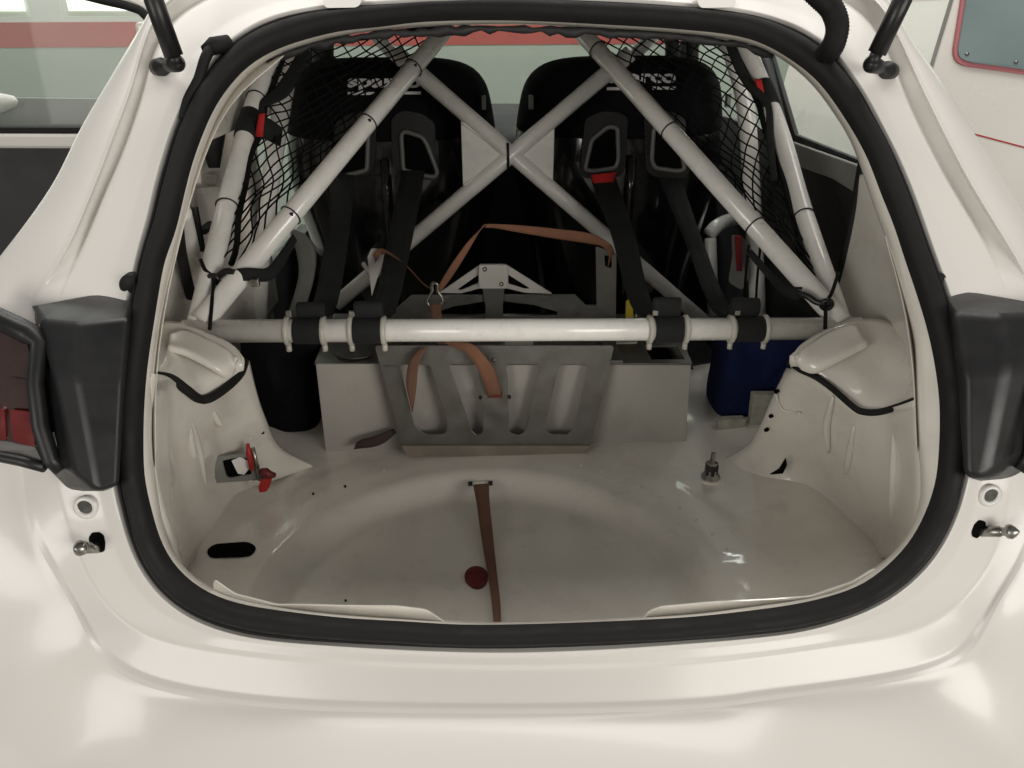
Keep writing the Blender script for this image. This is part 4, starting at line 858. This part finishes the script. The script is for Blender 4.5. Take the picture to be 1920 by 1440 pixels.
plate('back_sheet', [(735, 606), (744, 577), (772, 553), (1078, 552), (1098, 572), (1118, 572), (1150, 590), (1160, 606)], planeY(TY+.006), .004, ALU, cr, holes=[[(806, 590), (850, 575), (905, 566), (944, 565), (1000, 572), (1045, 585), (1045, 592), (820, 594)]], bevel=.0008)
for x in (829, 1012): plate('sheet_slot', [(x, 556), (x+20, 556), (x+20, 559), (x, 559)], planeY(TY+.004), .003, STEEL, cr)
plate('upright', [(1117, 462), (1150, 472), (1156, 480), (1155, 600), (1119, 576)], planeY(TY-.01), .004, ALU, cr, holes=[[(1133, 478), (1147, 482), (1147, 503), (1135, 500)]], bevel=.0008, rnd=3)
plate('upright', [(689, 482), (697, 466), (716, 468), (714, 500), (697, 556)], planeY(TY-.01), .004, ALUW, cr, bevel=.0008, rnd=3)
# base rail joining panel and uprights across the lid
for x in (745, 1140): pz_ = PZ(x, 640, tz+.014); box('base_rail', (pz_[0], 1.62, tz+.012), .03, .24, .006, ALU, cr, bevel=.001)

# ------------------------------------------------------------------ straps
def strap(name, label, rows, material, group='orange webbing tie-down straps', thick=.002, fnc=None):
    R = [((fnc or PY)(a, b, Y), (fnc or PY)(c, d, Y)) for a, b, c, d, Y in rows]
    o = ribbon(name, R, material, None, thick, n=8); return tag(o, label, 'strap')
us = thing('tie_down_strap', 'orange strap strung over the aluminium bracket to a metal ring', 'strap', PY(818, 548, 1.58))
ribbon('upper_webbing', [(PY(a, b, Y), PY(c, d, Y)) for a, b, c, d, Y in [(1140, 500, 1146, 480, 1.716), (1141, 478, 1151, 470, 1.712), (1128, 462, 1142, 456, 1.705), (1100, 456, 1108, 438, 1.70), (1040, 447, 1042, 429, 1.695), (980, 437, 982, 423, 1.69), (930, 428, 930, 420, 1.68), (910, 427, 908, 420, 1.67)]], ORANGE, us, n=8)
ribbon('middle_webbing', [(PY(a, b, Y), PY(c, d, Y)) for a, b, c, d, Y in [(912, 421, 906, 421, 1.668), (880, 450, 887, 455, 1.65), (848, 493, 860, 500, 1.62), (828, 525, 838, 532, 1.595), (816, 545, 824, 548, 1.58)]], ORANGE, us, n=8)
ribbon('side_webbing', [(PY(a, b, Y), PY(c, d, Y)) for a, b, c, d, Y in [(700, 478, 704, 492, 1.71), (716, 466, 720, 474, 1.70), (760, 496, 762, 500, 1.66), (790, 528, 793, 532, 1.61), (812, 542, 814, 546, 1.585)]], ORANGE, us, n=8)
path = smoothpath([PY(*p, 1.575) for p in ((808, 576), (801, 566), (805, 556), (811, 545), (811, 534), (817, 531), (821, 536), (821, 546), (828, 557), (830, 566), (823, 575))], 6)
tube('wire_ring', path, .0030, STEEL, us, sides=8)
tube('wire_ring', smoothpath([PY(*p, 1.582) for p in ((809, 548), (809, 535), (814, 530), (819, 535), (819, 550))], 6), .0028, STEEL, us, sides=8)
ribbon('tail_webbing', [(PY(a, b, Y), PY(c, d, Y)) for a, b, c, d, Y in [(806, 570, 826, 570, 1.572), (808, 590, 828, 590, 1.56), (810, 620, 830, 620, 1.54), (822, 648, 840, 644, 1.515)]], STRAPB, us, n=8)
strap('tie_down_strap', 'brown strap looping down into the slot of the slatted frame', [(832, 642, 842, 636, 1.50), (850, 652, 866, 640, 1.485), (872, 660, 890, 648, 1.475), (892, 685, 914, 674, 1.470), (905, 712, 930, 700, 1.472), (914, 742, 940, 740, 1.487)], ORANGE)
strap('tie_down_strap', 'brown strap end hanging loose across the slatted frame', [(782, 656, 802, 650, 1.490), (770, 672, 791, 668, 1.480), (763, 695, 784, 692, 1.474), (762, 725, 781, 726, 1.474), (768, 752, 777, 754, 1.478), (772, 772, 774, 773, 1.483)], STRAPB)
strap('tie_down_strap', 'dark strap end lying on the floor against the white box', [(664, 842, 668, 830, 1.500), (675, 840, 680, 824, 1.498), (700, 837, 702, 819, 1.496), (722, 828, 720, 812, 1.502), (743, 810, 738, 804, 1.512)], STRAPD, thick=.006)
def PF(x, y, z): return PZ(x, y, z)
strap('tie_down_strap', 'long brown strap running over the spare wheel well to the sill', [(887, 909, 917, 907, .556), (893, 940, 918, 940, .545), (900, 990, 923, 990, .532), (908, 1040, 928, 1040, .522), (916, 1085, 933, 1085, .520), (922, 1130, 938, 1130, .530), (926, 1180, 940, 1180, .56), (927, 1200, 940, 1200, .58)], STRAPB, fnc=PF)

# ------------------------------------------------------------------ bags, tools and small things
def bag(name, label, cat, outline, Y, depth, material):
    t = thing(name, label, cat, PY(np.mean([p[0] for p in outline]), max(p[1] for p in outline), Y))
    pl = [np.array(p, float) for p in smoothpath([np.array(p, float) for p in outline], 5, True)]; c = np.mean(pl, axis=0)
    R = []
    for s, dy in ((.0, .0), (.35, .004), (.7, .010), (.92, .022), (1., .045), (1., .6), (.96, .9), (.9, 1.)):
        row = []
        for k, p in enumerate(pl):
            q = c+(p-c)*s; v = PY(*q, Y); off = dy if dy < .1 else dy*depth
            row.append(v+np.array([0, off+.018*noise.noise(Vector((v[0]*16, v[2]*9, .5)))+.008*noise.noise(Vector((v[0]*40, v[2]*22, 2.5))), .0]))
        R.append(row)
    o = obj('body', *grid(R, closed_u=True), material, t, sub=1); return t
bb = bag('black_bag', 'soft black fabric bag standing beside the white box', 'bag', [(440, 648), (500, 632), (592, 640), (590, 740), (590, 872), (540, 885), (490, 860), (455, 740)], 1.62, .16, FABRIC)
bl_ = bag('blue_bag', 'dark blue fabric bag with pale patches by the wheel arch', 'bag', [(1378, 640), (1440, 632), (1530, 640), (1530, 740), (1455, 820), (1400, 830), (1352, 806), (1362, 720)], 1.62, .16, BLUE)
plate('pale_patch', [(1346, 788), (1399, 786), (1397, 816), (1345, 818)], planeY(1.580), .02, PATCH, bl_, rnd=3); plate('pale_patch', [(1413, 740), (1462, 740), (1440, 790), (1406, 806)], planeY(1.580), .02, PATCH, bl_, rnd=3)
box('bag_base', PY(1400, 838, 1.66), .16, .12, .03, DARK, bl_, bevel=.01)
# bracket plate with opening on the arch foot, red lever and pull tab
jb = thing('latch_plate', 'grey metal plate with a square opening at the wheel arch foot', 'bracket', PY(445, 905, 1.32))
plate('plate', [(388, 858), (470, 850), (478, 862), (490, 900), (400, 906), (397, 868)], plane3((400, 905, 1.30), (488, 900, 1.345), (430, 855, 1.315)), .004, GREYT, jb, holes=[[(416, 864), (448, 857), (468, 860), (472, 890), (430, 897), (424, 894)]], rnd=4)
plate('dark_recess', [(410, 858), (474, 852), (478, 896), (418, 902)], plane3((400, 905, 1.312), (488, 900, 1.357), (430, 855, 1.327)), .003, HOLE, jb)
plate('paper_tag', [(434, 864), (450, 857), (466, 866), (466, 880), (458, 890), (446, 888), (440, 876)], plane3((400, 905, 1.306), (488, 900, 1.351), (430, 855, 1.321)), .002, CAGEW, jb)
tube('red_lever', [PY(464, 832, 1.335), PY(467, 850, 1.332), PY(472, 880, 1.33)], [.003, .0055, .005], RED, jb, sides=10)
tube('lever_pin', [PY(474, 840, 1.338), PY(480, 866, 1.338), PY(488, 900, 1.338)], [.004, .004, .005], STEEL, jb, sides=10)
rt = thing('pull_handle', 'small red plastic pull handle on the floor by the plate', 'handle', PY(495, 922, 1.33))
plate('grip', [(484, 912), (490, 898), (508, 898), (506, 912), (500, 922), (486, 924)], planeY(1.315), .012, RED, rt, bevel=.003, rnd=4)
tube('knob', [PY(490, 884, 1.322), PY(498, 886, 1.318), PY(506, 890, 1.32), PY(516, 891, 1.325)], [.007, .010, .008, .005], REDD, rt, sides=12)
tube('neck', [PY(497, 888, 1.325), PY(497, 902, 1.325)], .0085, DARK, rt, sides=12)
yh = thing('yellow_latch', 'yellow metal latch standing on the aluminium lid', 'latch', PY(1184, 600, 1.70))
plate('blade', [(1173, 606), (1174, 566), (1180, 562), (1187, 566), (1188, 606)], planeY(1.70), .006, YELLOW, yh, bevel=.0015); tube('pin', [PY(1193, 584, 1.71), PY(1194, 606, 1.71)], .003, STEEL, yh, sides=8)
yl = thing('yellow_lever', 'yellow lever standing upright between the two bucket seats', 'lever', PY(975, 320, 2.45))
tube('shaft', [PY(975, 320, 2.45), PY(975, 262, 2.45)], .011, YELLOW, yl); tube('grip', [PY(975, 262, 2.45), PY(975, 228, 2.45)], .0125, YELLOW, yl)
rs = thing('red_strap', 'short red pull strap hanging beside the cage leg', 'strap', PY(1384, 505, 1.95))
ribbon('webbing', [(PY(1378, 440, 1.96), PY(1391, 442, 1.96)), (PY(1379, 475, 1.95), PY(1391, 476, 1.95)), (PY(1381, 508, 1.95), PY(1391, 508, 1.95))], mat('red_web', (.20, .012, .018), .8), rs, .004)
sb = thing('seat_side_bracket', 'grey curved metal bracket beside the seat near the cage leg', 'bracket', PY(560, 600, 1.98))
ribbon('strut', [(PY(540, 425, 2.0), PY(575, 440, 2.0)), (PY(556, 470, 1.99), PY(592, 470, 1.99)), (PY(560, 520, 1.98), PY(588, 525, 1.98)), (PY(540, 590, 1.97), PY(566, 600, 1.97)), (PY(530, 640, 1.97), PY(556, 650, 1.97))], GREYT, sb, .012)
rb = thing('seat_side_bracket', 'pale grey metal bracket with a rounded foot behind the red strap', 'bracket', PY(1385, 600, 2.0))
plate('bracket_plate', [(1372, 440), (1400, 450), (1404, 520), (1392, 545), (1366, 530), (1374, 480)], planeY(1.99), .006, GREYT, rb, rnd=8, bevel=.001)

# ------------------------------------------------------------------ white van parked alongside
vn = thing('parked_van', 'white van with a rounded tinted window and thin red lines parked alongside', 'van', (1.9, 2.7, 0))
fv = plane3((1745, 125, 2.60), (1920, 130, 2.50), (1783, 0, 2.63))
plate('body_side', [(1788, -120), (1783, 0), (1745, 125), (1700, 260), (1660, 420), (1640, 900), (2500, 900), (2500, -120)], fv, 1.2, VANW, vn, bevel=.01)
tube('edge_moulding', [fv(1786, -60, -.002), fv(1783, 0, -.002), fv(1745, 125, -.002), fv(1700, 260, -.002)], .006, GREYT, vn, sides=8)
wv = plate('side_window', [(1806, -120), (1800, 0), (1784, 100), (1790, 116), (1806, 124), (1880, 134), (1960, 146), (2300, 190), (2300, -120)], lambda x, y: fv(x, y, -.012), .02, PINK, vn, rnd=14, bevel=.003)
plate('pane', [(1812, -120), (1806, 0), (1790, 98), (1796, 110), (1810, 116), (1884, 126), (1960, 137), (2290, 180), (2290, -120)], lambda x, y: fv(x, y, -.020), .01, GLASSV, wv, rnd=12, bevel=.003)
for x, y in ((1806, 101), (1897, 116)): tube('window_stud', [fv(x, y, -.024), fv(x, y, -.016)], .005, STEEL, wv, sides=12)
plate('red_line', [(1700, 218), (1827, 250), (1925, 276), (2100, 322), (2100, 326), (1925, 279), (1827, 253), (1700, 221)], lambda x, y: fv(x, y, -.002), .004, RED, vn)

for o in list(bpy.data.objects):
    if o.type in ('LIGHT', 'CAMERA'): continue
    if o.parent is None and o.type == 'MESH' and 'label' not in o and 'kind' not in o: print('UNTAGGED', o.name)
